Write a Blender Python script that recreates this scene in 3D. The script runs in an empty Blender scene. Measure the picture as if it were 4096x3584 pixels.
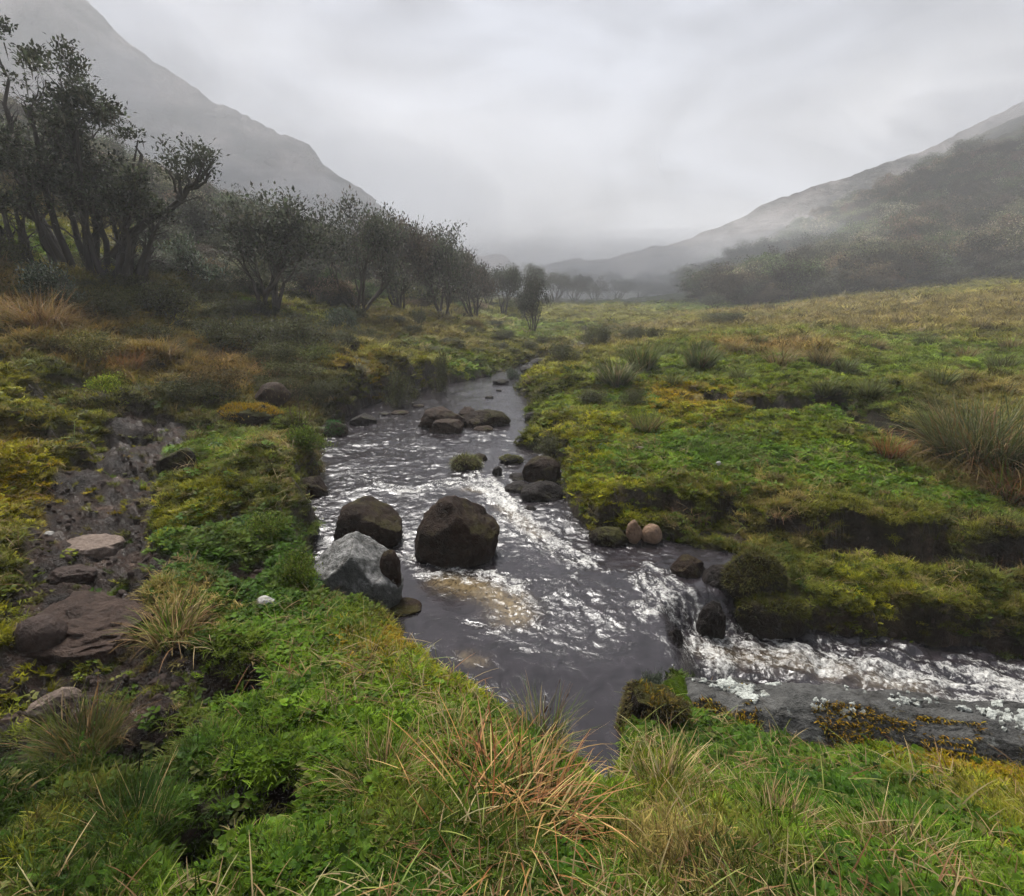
import bpy, math
import numpy as np
from mathutils import Vector

scene = bpy.context.scene
COL = scene.collection
RNG = np.random.default_rng(7)

# ------------------------------------------------------------------ camera
CAMZ = 2.0
PITCH = math.radians(15.5)
cam_d = bpy.data.cameras.new("camera")
cam = bpy.data.objects.new("camera", cam_d)
COL.objects.link(cam)
cam.location = (0, 0, CAMZ)
cam.rotation_euler = (math.pi / 2 - PITCH, 0, 0)
cam_d.sensor_width = 36.0
cam_d.lens = 36.0 * 1138.0 / 2048.0
cam_d.clip_start = 0.05
cam_d.clip_end = 3000
scene.camera = cam

# ------------------------------------------------------------------ sky and sun
SUN_EL, SUN_AZ = math.radians(58), math.radians(-25)     # azimuth from +Y towards +X
world = bpy.data.worlds.new("World")
scene.world = world
world.use_nodes = True
nt = world.node_tree
nt.nodes.clear()
wo = nt.nodes.new("ShaderNodeOutputWorld")
bg = nt.nodes.new("ShaderNodeBackground")
bg.inputs["Strength"].default_value = 0.10
sky = nt.nodes.new("ShaderNodeTexSky")
sky.sky_type = 'NISHITA'
sky.sun_disc = False
sky.sun_elevation = SUN_EL
sky.sun_rotation = SUN_AZ
sky.dust_density = 4.0
tc = nt.nodes.new("ShaderNodeTexCoord")
mp = nt.nodes.new("ShaderNodeMapping")
mp.inputs["Scale"].default_value = (1.0, 1.0, 2.2)
n1 = nt.nodes.new("ShaderNodeTexNoise")
n1.inputs["Scale"].default_value = 2.6
n1.inputs["Detail"].default_value = 7
n1.inputs["Roughness"].default_value = 0.55
n1.inputs["Distortion"].default_value = 0.6
rp = nt.nodes.new("ShaderNodeValToRGB")
rp.color_ramp.elements[0].position = 0.38
rp.color_ramp.elements[0].color = (0.175, 0.192, 0.235, 1)
rp.color_ramp.elements[1].position = 0.62
rp.color_ramp.elements[1].color = (.54, .578, .67, 1)
mx = nt.nodes.new("ShaderNodeMix")
mx.data_type = 'RGBA'
mx.inputs[0].default_value = 0.97
nt.links.new(tc.outputs["Generated"], mp.inputs[0])
nt.links.new(mp.outputs[0], n1.inputs["Vector"])
nt.links.new(n1.outputs["Fac"], rp.inputs[0])
nt.links.new(sky.outputs[0], mx.inputs[6])
# an overcast sky is about twice as bright overhead as low down
sx = nt.nodes.new("ShaderNodeSeparateXYZ"); nt.links.new(tc.outputs["Generated"], sx.inputs[0])
mm = nt.nodes.new("ShaderNodeMapRange"); mm.inputs["From Min"].default_value = 0.0; mm.inputs["From Max"].default_value = 1.0
mm.inputs["To Min"].default_value = 0.85; mm.inputs["To Max"].default_value = 2.2
nt.links.new(sx.outputs[2], mm.inputs[0])
vs_ = nt.nodes.new("ShaderNodeVectorMath"); vs_.operation = 'SCALE'
nt.links.new(rp.outputs[0], vs_.inputs[0]); nt.links.new(mm.outputs[0], vs_.inputs["Scale"])
nt.links.new(vs_.outputs[0], mx.inputs[7])
nt.links.new(mx.outputs[2], bg.inputs["Color"])
nt.links.new(bg.outputs[0], wo.inputs["Surface"])

sd = bpy.data.lights.new("sun", 'SUN')
sd.energy = 1.5
sd.angle = math.radians(28)
sd.color = (1.0, 0.97, 0.92)
sun = bpy.data.objects.new("sun", sd)
COL.objects.link(sun)
_sv = Vector((math.sin(SUN_AZ) * math.cos(SUN_EL), math.cos(SUN_AZ) * math.cos(SUN_EL), math.sin(SUN_EL)))
sun.rotation_euler = _sv.to_track_quat('Z', 'Y').to_euler()
sun.location = (0, 0, 30)

scene.view_settings.view_transform = 'Standard'
scene.view_settings.look = 'None'
scene.view_settings.exposure = 2.75
scene.view_settings.gamma = 1.0
scene.view_settings.use_curve_mapping = False
scene.cycles.use_denoising = True
scene.cycles.max_bounces = 4
scene.cycles.adaptive_threshold = 0.03
scene.cycles.diffuse_bounces = 2
scene.cycles.glossy_bounces = 2
scene.cycles.transmission_bounces = 2
scene.cycles.volume_bounces = 1
scene.cycles.transparent_max_bounces = 4
scene.cycles.use_adaptive_sampling = True

# ------------------------------------------------------------------ noise
def _h(ix, iy, iz, seed):
    ix = ix.astype(np.int64); iy = iy.astype(np.int64)
    n = (ix * 73856093) ^ (iy * 19349663) ^ (iz * 83492791) ^ (seed * 2654435761)
    n = n & 0xffffffff
    n = ((n ^ (n >> 15)) * 0x2c1b3c6d) & 0xffffffff
    n = ((n ^ (n >> 12)) * 0x297a2d39) & 0xffffffff
    n = n ^ (n >> 15)
    return (n & 0xffffff) / float(0xffffff)

def vnoise(x, y, seed=0):
    x0 = np.floor(x); y0 = np.floor(y)
    fx = x - x0; fy = y - y0
    fx = fx * fx * fx * (fx * (fx * 6 - 15) + 10); fy = fy * fy * fy * (fy * (fy * 6 - 15) + 10)
    a = _h(x0, y0, 0, seed); b = _h(x0 + 1, y0, 0, seed)
    c = _h(x0, y0 + 1, 0, seed); d = _h(x0 + 1, y0 + 1, 0, seed)
    return (a + (b - a) * fx + (c - a) * fy + (a - b - c + d) * fx * fy) * 2 - 1

def fbm(x, y, seed=0, octv=4, gain=0.5):
    s = 0; a = 1.0; t = 0
    ca, sa = math.cos(0.6), math.sin(0.6)
    for o in range(octv):
        s = s + a * vnoise(x, y, seed + o * 17)
        t += a; a *= gain
        x, y = (x * ca - y * sa) * 2.03 + 11.3, (x * sa + y * ca) * 2.03 - 4.7
    return s / t

def noise3(p, seed=0):
    i0 = np.floor(p); f = p - i0
    f = f * f * (3 - 2 * f)
    i0 = i0.astype(np.int64)
    r = 0
    for dx in (0, 1):
        for dy in (0, 1):
            for dz in (0, 1):
                w = (f[:, 0] if dx else 1 - f[:, 0]) * (f[:, 1] if dy else 1 - f[:, 1]) * (f[:, 2] if dz else 1 - f[:, 2])
                r = r + w * _h(i0[:, 0] + dx, i0[:, 1] + dy, i0[:, 2] + dz, seed)
    return r * 2 - 1

def fbm3(p, seed=0, octv=4, gain=0.5):
    s = 0; a = 1.0; t = 0
    for o in range(octv):
        s = s + a * noise3(p, seed + o * 13); t += a; a *= gain
        p = p * 2.07 + 5.1
    return s / t

def domes(x, y, scale, seed=0):
    """cushion shaped bumps, 0..1"""
    x = x / scale; y = y / scale
    x0 = np.floor(x); y0 = np.floor(y)
    out = np.zeros_like(x)
    for dx in (-1, 0, 1):
        for dy in (-1, 0, 1):
            cx = x0 + dx; cy = y0 + dy
            px = cx + 0.5 + 0.42 * (_h(cx, cy, 1, seed) * 2 - 1); py = cy + 0.5 + 0.42 * (_h(cx, cy, 2, seed) * 2 - 1)
            r = 0.45 + 0.4 * _h(cx, cy, 3, seed)
            k = 0.55 + 0.45 * _h(cx, cy, 4, seed)
            d2 = ((x - px) ** 2 + (y - py) ** 2) / (r * r)
            out = np.maximum(out, np.sqrt(np.maximum(0, 1 - d2)) * k)
    return out

def smooth(a, b, x):
    t = np.clip((x - a) / (b - a), 0, 1)
    return t * t * (3 - 2 * t)

# ------------------------------------------------------------------ picture point -> place in the valley
F = 1138.0
CPI, SPI = math.cos(PITCH), math.sin(PITCH)
def ray(U, V):
    dx = (U - 1024) / F; du = (896 - V) / F
    return dx, CPI + du * SPI, -SPI + du * CPI
def P(U, V, z):
    dx, dy, dz = ray(U, V)
    t = (z - CAMZ) / dz
    return dx * t, dy * t
def PY(U, V, Y):
    dx, dy, dz = ray(U, V)
    t = Y / dy
    return dx * t, Y, CAMZ + dz * t

def poly_sd(x, y, pts, closed=True):
    """distance to a polyline; negative inside when closed"""
    pts = np.asarray(pts, float)
    n = len(pts)
    d2 = np.full(x.shape, 1e18); ins = np.zeros(x.shape, bool)
    for i in range(n if closed else n - 1):
        ax, ay = pts[i]; bx, by = pts[(i + 1) % n]
        ex, ey = bx - ax, by - ay
        L = ex * ex + ey * ey + 1e-12
        t = np.clip(((x - ax) * ex + (y - ay) * ey) / L, 0, 1)
        d2 = np.minimum(d2, (x - ax - t * ex) ** 2 + (y - ay - t * ey) ** 2)
        if closed:
            c = (ay > y) != (by > y)
            with np.errstate(divide='ignore', invalid='ignore'):
                ins ^= c & (x < (bx - ax) * (y - ay) / (by - ay + 1e-30) + ax)
    d = np.sqrt(d2)
    return np.where(ins, -d, d) if closed else d

# ------------------------------------------------------------------ base relief
CTRL_Z = [  # (U, V, z)
 (0,1790,.5),(500,1790,.5),(1000,1790,.5),(1500,1790,.5),(2048,1790,.48),(0,1500,.5),(300,1500,.42),(600,1450,.45),
 (900,1450,.38),(1100,1580,.36),(1300,1620,.32),(1600,1640,.3),(2048,1720,.36),(900,1350,.3),(1010,1420,.28),(1165,1530,.25),
 (700,1290,.34),(550,1280,.38),(450,1200,.4),(600,1190,.3),(1700,1500,-.06),(1500,1490,-.03),(1900,1530,-.06),(1700,1575,.1),(2048,1570,-.02),(1300,1530,.17),(2048,1640,.2),
 (180,1200,.42),(150,1080,.42),(250,980,.45),(330,880,.48),(0,1300,.5),(0,1120,.5),(450,1000,.5),(560,1000,.38),(500,900,.5),
 (600,900,.32),(450,1100,.42),(580,850,.38),(450,830,.5),(640,830,.25),(1400,800,.4),(1800,800,.42),(1150,815,.28),(1150,760,.3),
 (1100,772,.25),(2048,850,.45),(1600,870,.4),
 (1200,900,.24),(1400,900,.25),(1700,950,.22),(2048,1000,.10),(1300,955,.25),(1500,975,.22),(1700,1015,.12),(2048,1090,.0),
 (1200,1015,.12),(1250,1050,.08),(1450,1060,.08),(1600,1080,.06),(1650,1200,-.04),(1700,1150,.0),(1850,1150,.0),(2048,1250,-.05),(1800,1255,-.12),
]
CTRL_Y = [  # (U, V, distance)
 (0,950,4.0),(50,850,5.2),(0,800,5.8),(100,760,6.8),(200,800,6.6),(0,650,8),(150,650,9),(300,720,8.5),(400,760,8.2),(0,530,10.5),
 (200,560,11.5),(350,600,12.5),(450,680,11),(500,720,10),(600,745,9.3),(700,745,9.8),(650,660,14),(850,720,12.5),(850,650,18),
 (950,700,16),(1000,660,24),(1060,668,25),(0,440,14),(300,500,18),(450,500,24),(600,530,28),(750,560,32),(900,600,38),(1000,612,50),
 (1100,640,34),(1250,620,45),(1250,602,70),(1400,615,50),(1250,592,110),(1300,700,16.5),(1500,750,10.4),(1500,680,15.7),(1450,640,30),
 (1700,620,30),(2048,580,30),(2048,560,42),(1700,600,40),(1430,625,42),(2048,700,14),(2048,640,20),(1700,700,14.5),
 (2048,318,80),(1900,365,82),(1800,412,84),(1700,462,84),(1640,490,82),(1540,528,78),(1460,572,68),(1380,596,80),
 (2048,440,60),(1800,510,62),(1650,552,60),(2300,520,42),(2300,245,80),(-200,640,8),(-200,500,11),(-200,380,15),
]
pts = []
for U, V, z in CTRL_Z:
    x, y = P(U, V, z); pts.append((x, y, z))
for U, V, Y in CTRL_Y:
    pts.append(PY(U, V, Y))
for a, r, z in ((100,1.2,.5),(140,1.5,.5),(180,1.5,.5),(-140,1.5,.5),(-100,1.2,.5),(90,6,.4),(130,8,.6),(180,8,.8),(-130,8,.9),(-90,6,1.2),
                (90,40,4),(140,50,3),(180,60,3),(-140,50,4),(-90,30,6),(-70,60,22),(-45,60,17),(-30,80,12),(0,140,2.5),(10,140,3),
                (45,140,34),(30,140,20),(90,140,20),(180,140,8),(-90,140,40),(-45,140,25)):
    pts.append((r * math.sin(math.radians(a)), r * math.cos(math.radians(a)), z))
pts = np.array(pts)
def lp(x, y):
    return np.arctan2(x, y) * 1.25, 0.5 * np.log(x * x + y * y + 0.02)
def _emb(x, y):
    r = np.sqrt(x * x + y * y) + 1e-6
    return x / r * 1.25, y / r * 1.25, np.log(r + .1)
_E = _emb(pts[:, 0], pts[:, 1])
_rw = np.sqrt(pts[:, 0] ** 2 + pts[:, 1] ** 2) + .3
def _phi(a, b, c, i):
    d = np.sqrt((a - _E[0][i]) ** 2 + (b - _E[1][i]) ** 2 + (c - _E[2][i]) ** 2) / .55
    return (1 + d) * np.exp(-d)
_A = np.array([_phi(_E[0], _E[1], _E[2], i) for i in range(len(pts))])
_W = np.linalg.solve(_A + 0.002 * np.eye(len(pts)), (pts[:, 2] - .42) / _rw)
def base(x, y):
    a, b, c = _emb(x, y)
    s = np.zeros(x.shape)
    for i in range(len(pts)):
        s += _W[i] * _phi(a, b, c, i)
    return s * (np.sqrt(x * x + y * y) + .3) + .42

# the stream's outline: lip of the near bank, waterline of the far ones
def Q(l):
    return [P(u, v, z) for u, v, z in l]
WL = .0
STREAM = Q([(1212,1590,.2),(1172,1515,.25),(1090,1462,.27),(1010,1405,.28),(950,1368,.29),(870,1318,.3),(820,1285,.3),(795,1250,.2),
 (740,1250,.1),(690,1240,.08),(650,1200,.05),(625,1140,0),(628,1095,0),(640,1060,.05),(612,1015,.02),(615,990,.02),(650,955,.04),(640,925,.04),
 (648,890,.05),(668,858,.06),(700,835,.08),(720,820,.09),(770,803,.1),(845,780,.12),(905,765,.13),(960,756,.15),(1000,743,.16),(1032,735,.17),
 (1068,719,.18),(1108,711,.19),(1130,702,.2),(1150,692,.2),(1163,684,.21),(1190,684,.21),(1178,700,.2),(1140,716,.19),(1105,728,.18),
 (1075,742,.17),(1045,762,.15),(1028,778,.13),(1052,797,.11),(1062,815,.09),(1045,835,.08),(1062,850,.07),(1045,880,.05),(1030,895,.05),
 (1065,905,.05),(1110,925,.05),(1128,965,.03),(1122,1005,0),(1140,1045,0),(1180,1075,0),(1250,1082,0),(1330,1085,0),(1400,1098,0),
 (1470,1112,0),(1500,1150,-.02),(1560,1215,-.15),(1610,1262,-.22),(1700,1290,-.25),(1800,1292,-.25),(1900,1302,-.26),(2048,1330,-.28),
 (2400,1400,-.3),(2600,1560,-.05),(2300,1475,-.02),(2048,1415,0),(1800,1392,.0),(1600,1368,.0),(1450,1345,.0),(1350,1335,.02),(1262,1345,.05),(1245,1380,.05),
 (1238,1450,.08),(1240,1520,.12),(1232,1590,.2)])
FALL = [P(1380,1400,0), P(1350,1290,0), P(1322,1215,0), (1.14,3.45), (1.45,3.52), P(1480,1172,0), (1.75,3.75), (2.3,4.1)]
def fall_s(x, y):
    """signed distance to the crest of the falls, positive downstream"""
    d = poly_sd(x, y, FALL, closed=False)
    area = list(FALL) + [(9, 9), (9, -3), (FALL[0][0], -3)]
    return np.where(poly_sd(x, y, area) < 0, d, -d)
def zwater(x, y):
    z = 0.05 * smooth(4.15, 4.75, y - .12 * x) + np.minimum(np.maximum(y - 4.7, 0), 45) * 0.0105
    s = fall_s(x, y)
    z = z - 0.21 * smooth(-.04, .20, s) - 0.025 * np.maximum(s - .3, 0)
    return z

TERR = Q([(1118,905,.38),(1135,958,.38),(1190,982,.4),(1240,968,.4),(1290,972,.4),(1340,966,.4),(1400,980,.39),(1460,970,.38),(1500,998,.37),(1560,1002,.35),(1640,1035,.3),(1700,1025,.27),
 (1790,1056,.22),(1880,1070,.18),(1950,1100,.15),(2048,1108,.12),(2300,1170,.0)]) + [(30, 4), (30, 40), (3, 40), P(1062,860,.3), P(1090,890,.35)]
DITCH = [P(1415,812,.3), P(1440,842,.25), P(1500,858,.22), P(1580,862,.2), P(1650,862,.2), P(1700,880,.2), P(1745,905,.18), P(1800,915,.2), P(1840,938,.2)]
PITS = [(455,1345,.42,.17,.14),(415,1690,.45,.11,.22),(270,1500,.42,.12,.10),(560,1600,.45,.09,.06),(590,1420,.40,.05,.10),(230,1560,.44,.07,.10),(700,1500,.4,.045,.08),(1150,1700,.45,.05,.10),(1480,1590,.33,.045,.08),(1700,1650,.3,.05,.08),(470,1335,.42,.10,.13),(500,1350,.42,.07,.10),(262,1490,.40,.06,.10),(425,1690,.45,.085,.26),(400,1640,.45,.06,.12),(560,1590,.45,.12,.05),(330,1560,.45,.05,.06),
        (120,1370,.42,.25,.05),(500,1140,.4,.15,.06)]
PATH = [P(u, v, z) for u, v, z in ((262,852,.5),(350,850,.5),(392,872,.5),(330,900,.48),(312,940,.46),(325,985,.45),(285,1040,.43),(300,1090,.42),(318,1150,.42),
 (300,1200,.42),(305,1290,.42),(380,1300,.42),(500,1300,.42),(545,1345,.43),(520,1400,.44),(430,1420,.44),(340,1470,.44),(300,1560,.45),(190,1500,.47),(0,1530,.5),(-200,1550,.5),(-200,1330,.5),
 (0,1310,.5),(40,1240,.5),(60,1130,.5),(100,1030,.45),(190,950,.46),(205,895,.48))]
MUD2 = [[P(u, v, .45) for u, v in ((330,1560),(520,1545),(620,1580),(600,1640),(470,1700),(430,1770),(380,1740),(390,1640))]]

SPOTS = []   # (U, V, kind) -> filled into a field of ground cover
K = dict(   # colour albedo, hummock, height, weights turf/long/leaf/moss
 lawn=((.110,.195,.010), .04, .022, (.70,.0,.28,.02)),
 lawny=((.150,.190,.010), .30, .026, (.62,.02,.11,.25)),
 moss=((.225,.215,.006), 1.0, .035, (.25,.05,.05,.65)),
 mossd=((.085,.092,.008), 1.0, .038, (.4,.1,.05,.45)),
 olive=((.175,.168,.024), .9, .045, (.80,.15,.0,.05)),
 meadg=((.120,.172,.016), .9, .036, (.82,.06,.0,.12)),
 dry=((.215,.170,.050), .8, .060, (.62,.38,.0,.0)),
 rust=((.210,.130,.036), .7, .075, (.55,.45,.0,.0)),
 gold=((.260,.170,.006), .6, .030, (.3,.0,.0,.7)),
 dark=((.058,.055,.015), .9, .055, (.55,.2,.1,.15)),
 fg=((.092,.150,.010), .75, .034, (.62,.08,.24,.06)),
 fgy=((.150,.155,.012), .75, .040, (.70,.14,.08,.08)),
 fgd=((.240,.180,.055), .7, .046, (.7,.26,.04,.0)),
 fgk=((.034,.065,.007), .8, .040, (.50,.15,.35,.0)),
 leaf=((.052,.105,.008), .6, .032, (.12,.0,.83,.05)),
)
KN = list(K)
SP = [
 # foreground
 (30,1780,'fgk'),(200,1750,'fgk'),(330,1780,'fg'),(520,1780,'fg'),(620,1720,'leaf'),(760,1780,'leaf'),(900,1780,'leaf'),(1000,1700,'fgk'),(1150,1790,'leaf'),(1250,1760,'fg'),(1350,1720,'fgd'),(1450,1640,'fg'),
 (1500,1780,'fgk'),(1650,1700,'fg'),(1600,1600,'leaf'),(1750,1780,'leaf'),(1900,1740,'fg'),(2020,1640,'fgy'),(2020,1760,'fg'),(1850,1620,'leaf'),(1960,1560,'gold'),(1990,1500,'lawny'),(1750,1590,'leaf'),(1550,1480,'leaf'),(1480,1440,'fg'),
 (1620,1440,'fg'),(1700,1520,'fg'),(1400,1520,'leaf'),(1320,1600,'fgy'),(1450,1560,'fg'),(1250,1620,'fg'),(1100,1540,'lawn'),(1050,1600,'fgk'),(950,1600,'fg'),(800,1560,'fg'),(720,1620,'fg'),(640,1520,'fg'),(600,1450,'fg'),
 (520,1500,'fg'),(700,1400,'lawn'),(800,1360,'fg'),(760,1300,'gold'),(820,1300,'gold'),(900,1360,'moss'),(950,1400,'lawny'),(1000,1450,'lawn'),(900,1450,'fg'),(640,1340,'lawn'),(600,1270,'lawn'),(700,1270,'fg'),(540,1260,'lawn'),
 (480,1280,'fg'),(400,1500,'fgk'),(150,1620,'fgk'),(100,1700,'fgy'),(40,1600,'fgk'),(250,1650,'fgk'),(480,1560,'fg'),(820,1460,'fg'),(700,1700,'fg'),(850,1700,'fgk'),
 # left of the stream
 (430,1200,'leaf'),(550,1180,'leaf'),(480,1130,'leaf'),(380,1130,'leaf'),(600,1200,'leaf'),(350,1230,'fgd'),(360,1280,'fg'),(500,1230,'leaf'),(420,1080,'leaf'),(500,1060,'leaf'),(560,1100,'leaf'),(600,1110,'lawn'),
 (350,1040,'moss'),(400,1000,'moss'),(300,1030,'mossd'),(450,960,'mossd'),(480,1000,'mossd'),(540,980,'mossd'),(570,940,'mossd'),(500,900,'lawny'),(550,880,'lawny'),(450,880,'lawn'),(400,940,'lawn'),(380,900,'lawn'),(360,930,'mossd'),(480,850,'lawny'),
 (580,900,'fgd'),(610,860,'mossd'),(600,800,'dark'),(560,790,'dark'),(510,800,'gold'),(450,820,'dark'),(420,800,'dry'),
 (20,1050,'moss'),(80,950,'moss'),(30,900,'gold'),(60,980,'moss'),(150,950,'moss'),(200,930,'mossd'),(10,980,'gold'),(100,1020,'gold'),(60,870,'mossd'),(140,850,'moss'),(100,810,'moss'),(170,830,'lawny'),(220,860,'mossd'),(20,820,'moss'),
 (60,760,'mossd'),(20,1150,'mossd'),(30,1220,'mossd'),(10,1280,'moss'),(140,760,'mossd'),(200,780,'mossd'),(280,790,'mossd'),(250,820,'dark'),(330,800,'moss'),(350,830,'dark'),(230,740,'rust'),(180,720,'rust'),(300,750,'moss'),
 (60,700,'mossd'),(20,700,'dry'),(100,680,'dry'),(30,620,'rust'),(100,640,'rust'),(20,570,'dry'),(150,680,'rust'),(10,520,'lawny'),(60,520,'lawn'),(60,560,'dry'),(200,690,'dry'),(300,690,'dry'),(370,700,'dry'),(330,680,'olive'),(420,720,'rust'),
 (400,760,'rust'),(450,750,'dry'),(480,740,'rust'),(540,750,'dry'),(510,765,'mossd'),(350,640,'olive'),(450,640,'olive'),(550,680,'dry'),(600,700,'dark'),(400,600,'dark'),(300,590,'dark'),(430,520,'gold'),(460,530,'gold'),(380,510,'olive'),
 (640,640,'lawny'),(600,620,'olive'),(740,610,'lawny'),(620,740,'dark'),(680,725,'gold'),(720,735,'gold'),(700,760,'mossd'),(740,780,'mossd'),(700,690,'dry'),(740,660,'dry'),(760,700,'olive'),(800,720,'olive'),(820,650,'dry'),(860,640,'dry'),
 (850,700,'meadg'),(880,740,'moss'),(820,760,'mossd'),(900,690,'dry'),(930,740,'lawn'),(950,700,'olive'),(1000,690,'olive'),(1000,720,'mossd'),(1050,700,'mossd'),(900,660,'olive'),(950,640,'dry'),(1000,650,'meadg'),(1080,680,'meadg'),(1120,660,'meadg'),
 # right of the stream
 (1100,640,'olive'),(1200,620,'olive'),(1300,600,'meadg'),(1400,620,'meadg'),(1300,640,'olive'),(1230,670,'dark'),(1300,665,'dry'),(1230,690,'dry'),(1180,710,'dry'),(1300,700,'olive'),(1250,715,'olive'),(1350,710,'meadg'),(1450,640,'olive'),
 (1500,630,'dry'),(1700,610,'dry'),(1900,590,'olive'),(2020,570,'olive'),(2020,600,'dry'),(1600,650,'dry'),(1750,660,'dry'),(1900,640,'dry'),(2020,660,'dry'),(1400,680,'olive'),(1500,690,'meadg'),(1600,700,'dry'),(1560,720,'rust'),(1640,715,'dry'),
 (1700,720,'meadg'),(1800,700,'meadg'),(1850,740,'meadg'),(1950,720,'meadg'),(2020,760,'meadg'),(1950,690,'olive'),(1800,770,'meadg'),(1700,780,'lawny'),(1600,760,'meadg'),(1500,740,'lawny'),(1400,760,'lawny'),(1500,780,'lawny'),(1300,760,'meadg'),
 (1150,740,'olive'),(1100,760,'moss'),(1180,770,'lawny'),(1060,780,'mossd'),(1130,790,'mossd'),(1240,820,'lawn'),(1350,815,'gold'),(1380,835,'gold'),(1150,820,'lawny'),(1200,840,'lawny'),(1100,840,'lawny'),(1080,860,'mossd'),(1150,880,'moss'),
 (1200,900,'moss'),(1300,860,'lawny'),(1400,860,'moss'),(1500,880,'lawny'),(1600,830,'mossd'),(1680,850,'lawn'),(1800,840,'mossd'),(1900,800,'olive'),(2000,810,'dry'),(1600,890,'lawny'),(1500,920,'lawn'),(1250,930,'lawn'),(1350,940,'lawn'),(1400,925,'lawn'),(1600,970,'lawn'),(1550,960,'lawn'),(1750,1010,'lawn'),(1850,1020,'lawn'),(1950,1060,'lawn'),(1650,1000,'lawn'),(1300,920,'lawn'),(1400,950,'lawn'),
 (1600,950,'lawn'),(1700,980,'lawn'),(1800,1000,'lawn'),(1900,1050,'lawn'),(2020,1060,'lawn'),(1950,1000,'lawny'),(1900,960,'dry'),(2000,970,'rust'),(2020,1010,'olive'),(1750,920,'lawny'),(1200,960,'lawn'),(1150,950,'moss'),(1450,970,'lawn'),
 (1300,968,'lawny'),(1500,985,'lawn'),(1700,1020,'lawny'),(1850,1050,'lawny'),(1180,1030,'moss'),(1220,1010,'moss'),(1300,1020,'mossd'),(1350,1040,'mossd'),(1420,1040,'fgy'),(1480,1060,'mossd'),(1560,1030,'fgd'),(1560,1080,'dark'),
 (1620,1050,'fgy'),(1650,1100,'mossd'),(1700,1090,'olive'),(1750,1130,'fgy'),(1800,1110,'fgy'),(1850,1160,'fgy'),(1650,1160,'mossd'),(1700,1200,'mossd'),(1780,1230,'moss'),(1850,1230,'mossd'),(1900,1180,'fgy'),(1950,1100,'dark'),(2020,1150,'dark'),
 (1980,1200,'mossd'),(2020,1260,'fgk'),(1900,1100,'fgy'),(1600,1130,'fgk'),(1750,1180,'fgy'),
 (1900,500,'dark'),(1600,560,'dark'),(1800,420,'dark'),(2040,300,'dark'),(700,540,'dark'),(900,580,'dark'),(300,450,'dark'),(500,480,'dark'),(1000,600,'dark'),(50,400,'dark'),
]
def hit(U, V, f, rmax=150):
    """first place where the sight line meets the ground"""
    dx, dy, dz = ray(U, V)
    t = np.geomspace(.7, rmax, 700)
    z = CAMZ + dz * t
    g = f(dx * t, dy * t)
    b = np.nonzero(z < g)[0]
    i = b[0] if len(b) else np.argmin(np.abs(z - g))
    return dx * t[i], dy * t[i], float(g[i])
_sp = np.array([hit(u, v, base)[:2] for u, v, k in SP])
_su, _sv2 = lp(_sp[:, 0], _sp[:, 1])
_sk = np.array([KN.index(k) for u, v, k in SP])
_KH = np.array([K[k][1] for k in KN]); _KC = np.array([K[k][0] for k in KN]); _KL = np.array([K[k][2] for k in KN]); _KT = np.array([K[k][3] for k in KN])
def cover(x, y):
    """weights of the kinds of ground cover at each place (N, kinds)"""
    u, v = lp(x, y)
    u = u + .035 * fbm(u * 22, v * 22, 5, 3); v = v + .035 * fbm(u * 22 + 9, v * 22, 9, 3)
    w = np.zeros((len(KN),) + x.shape, dtype=np.float32)
    for i in range(len(_sk)):
        d2 = (u - _su[i]) ** 2 + (v - _sv2[i]) ** 2
        w[_sk[i]] += 1.0 / (d2 + 2e-4) ** 2.2
    return w / w.sum(0)

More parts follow.
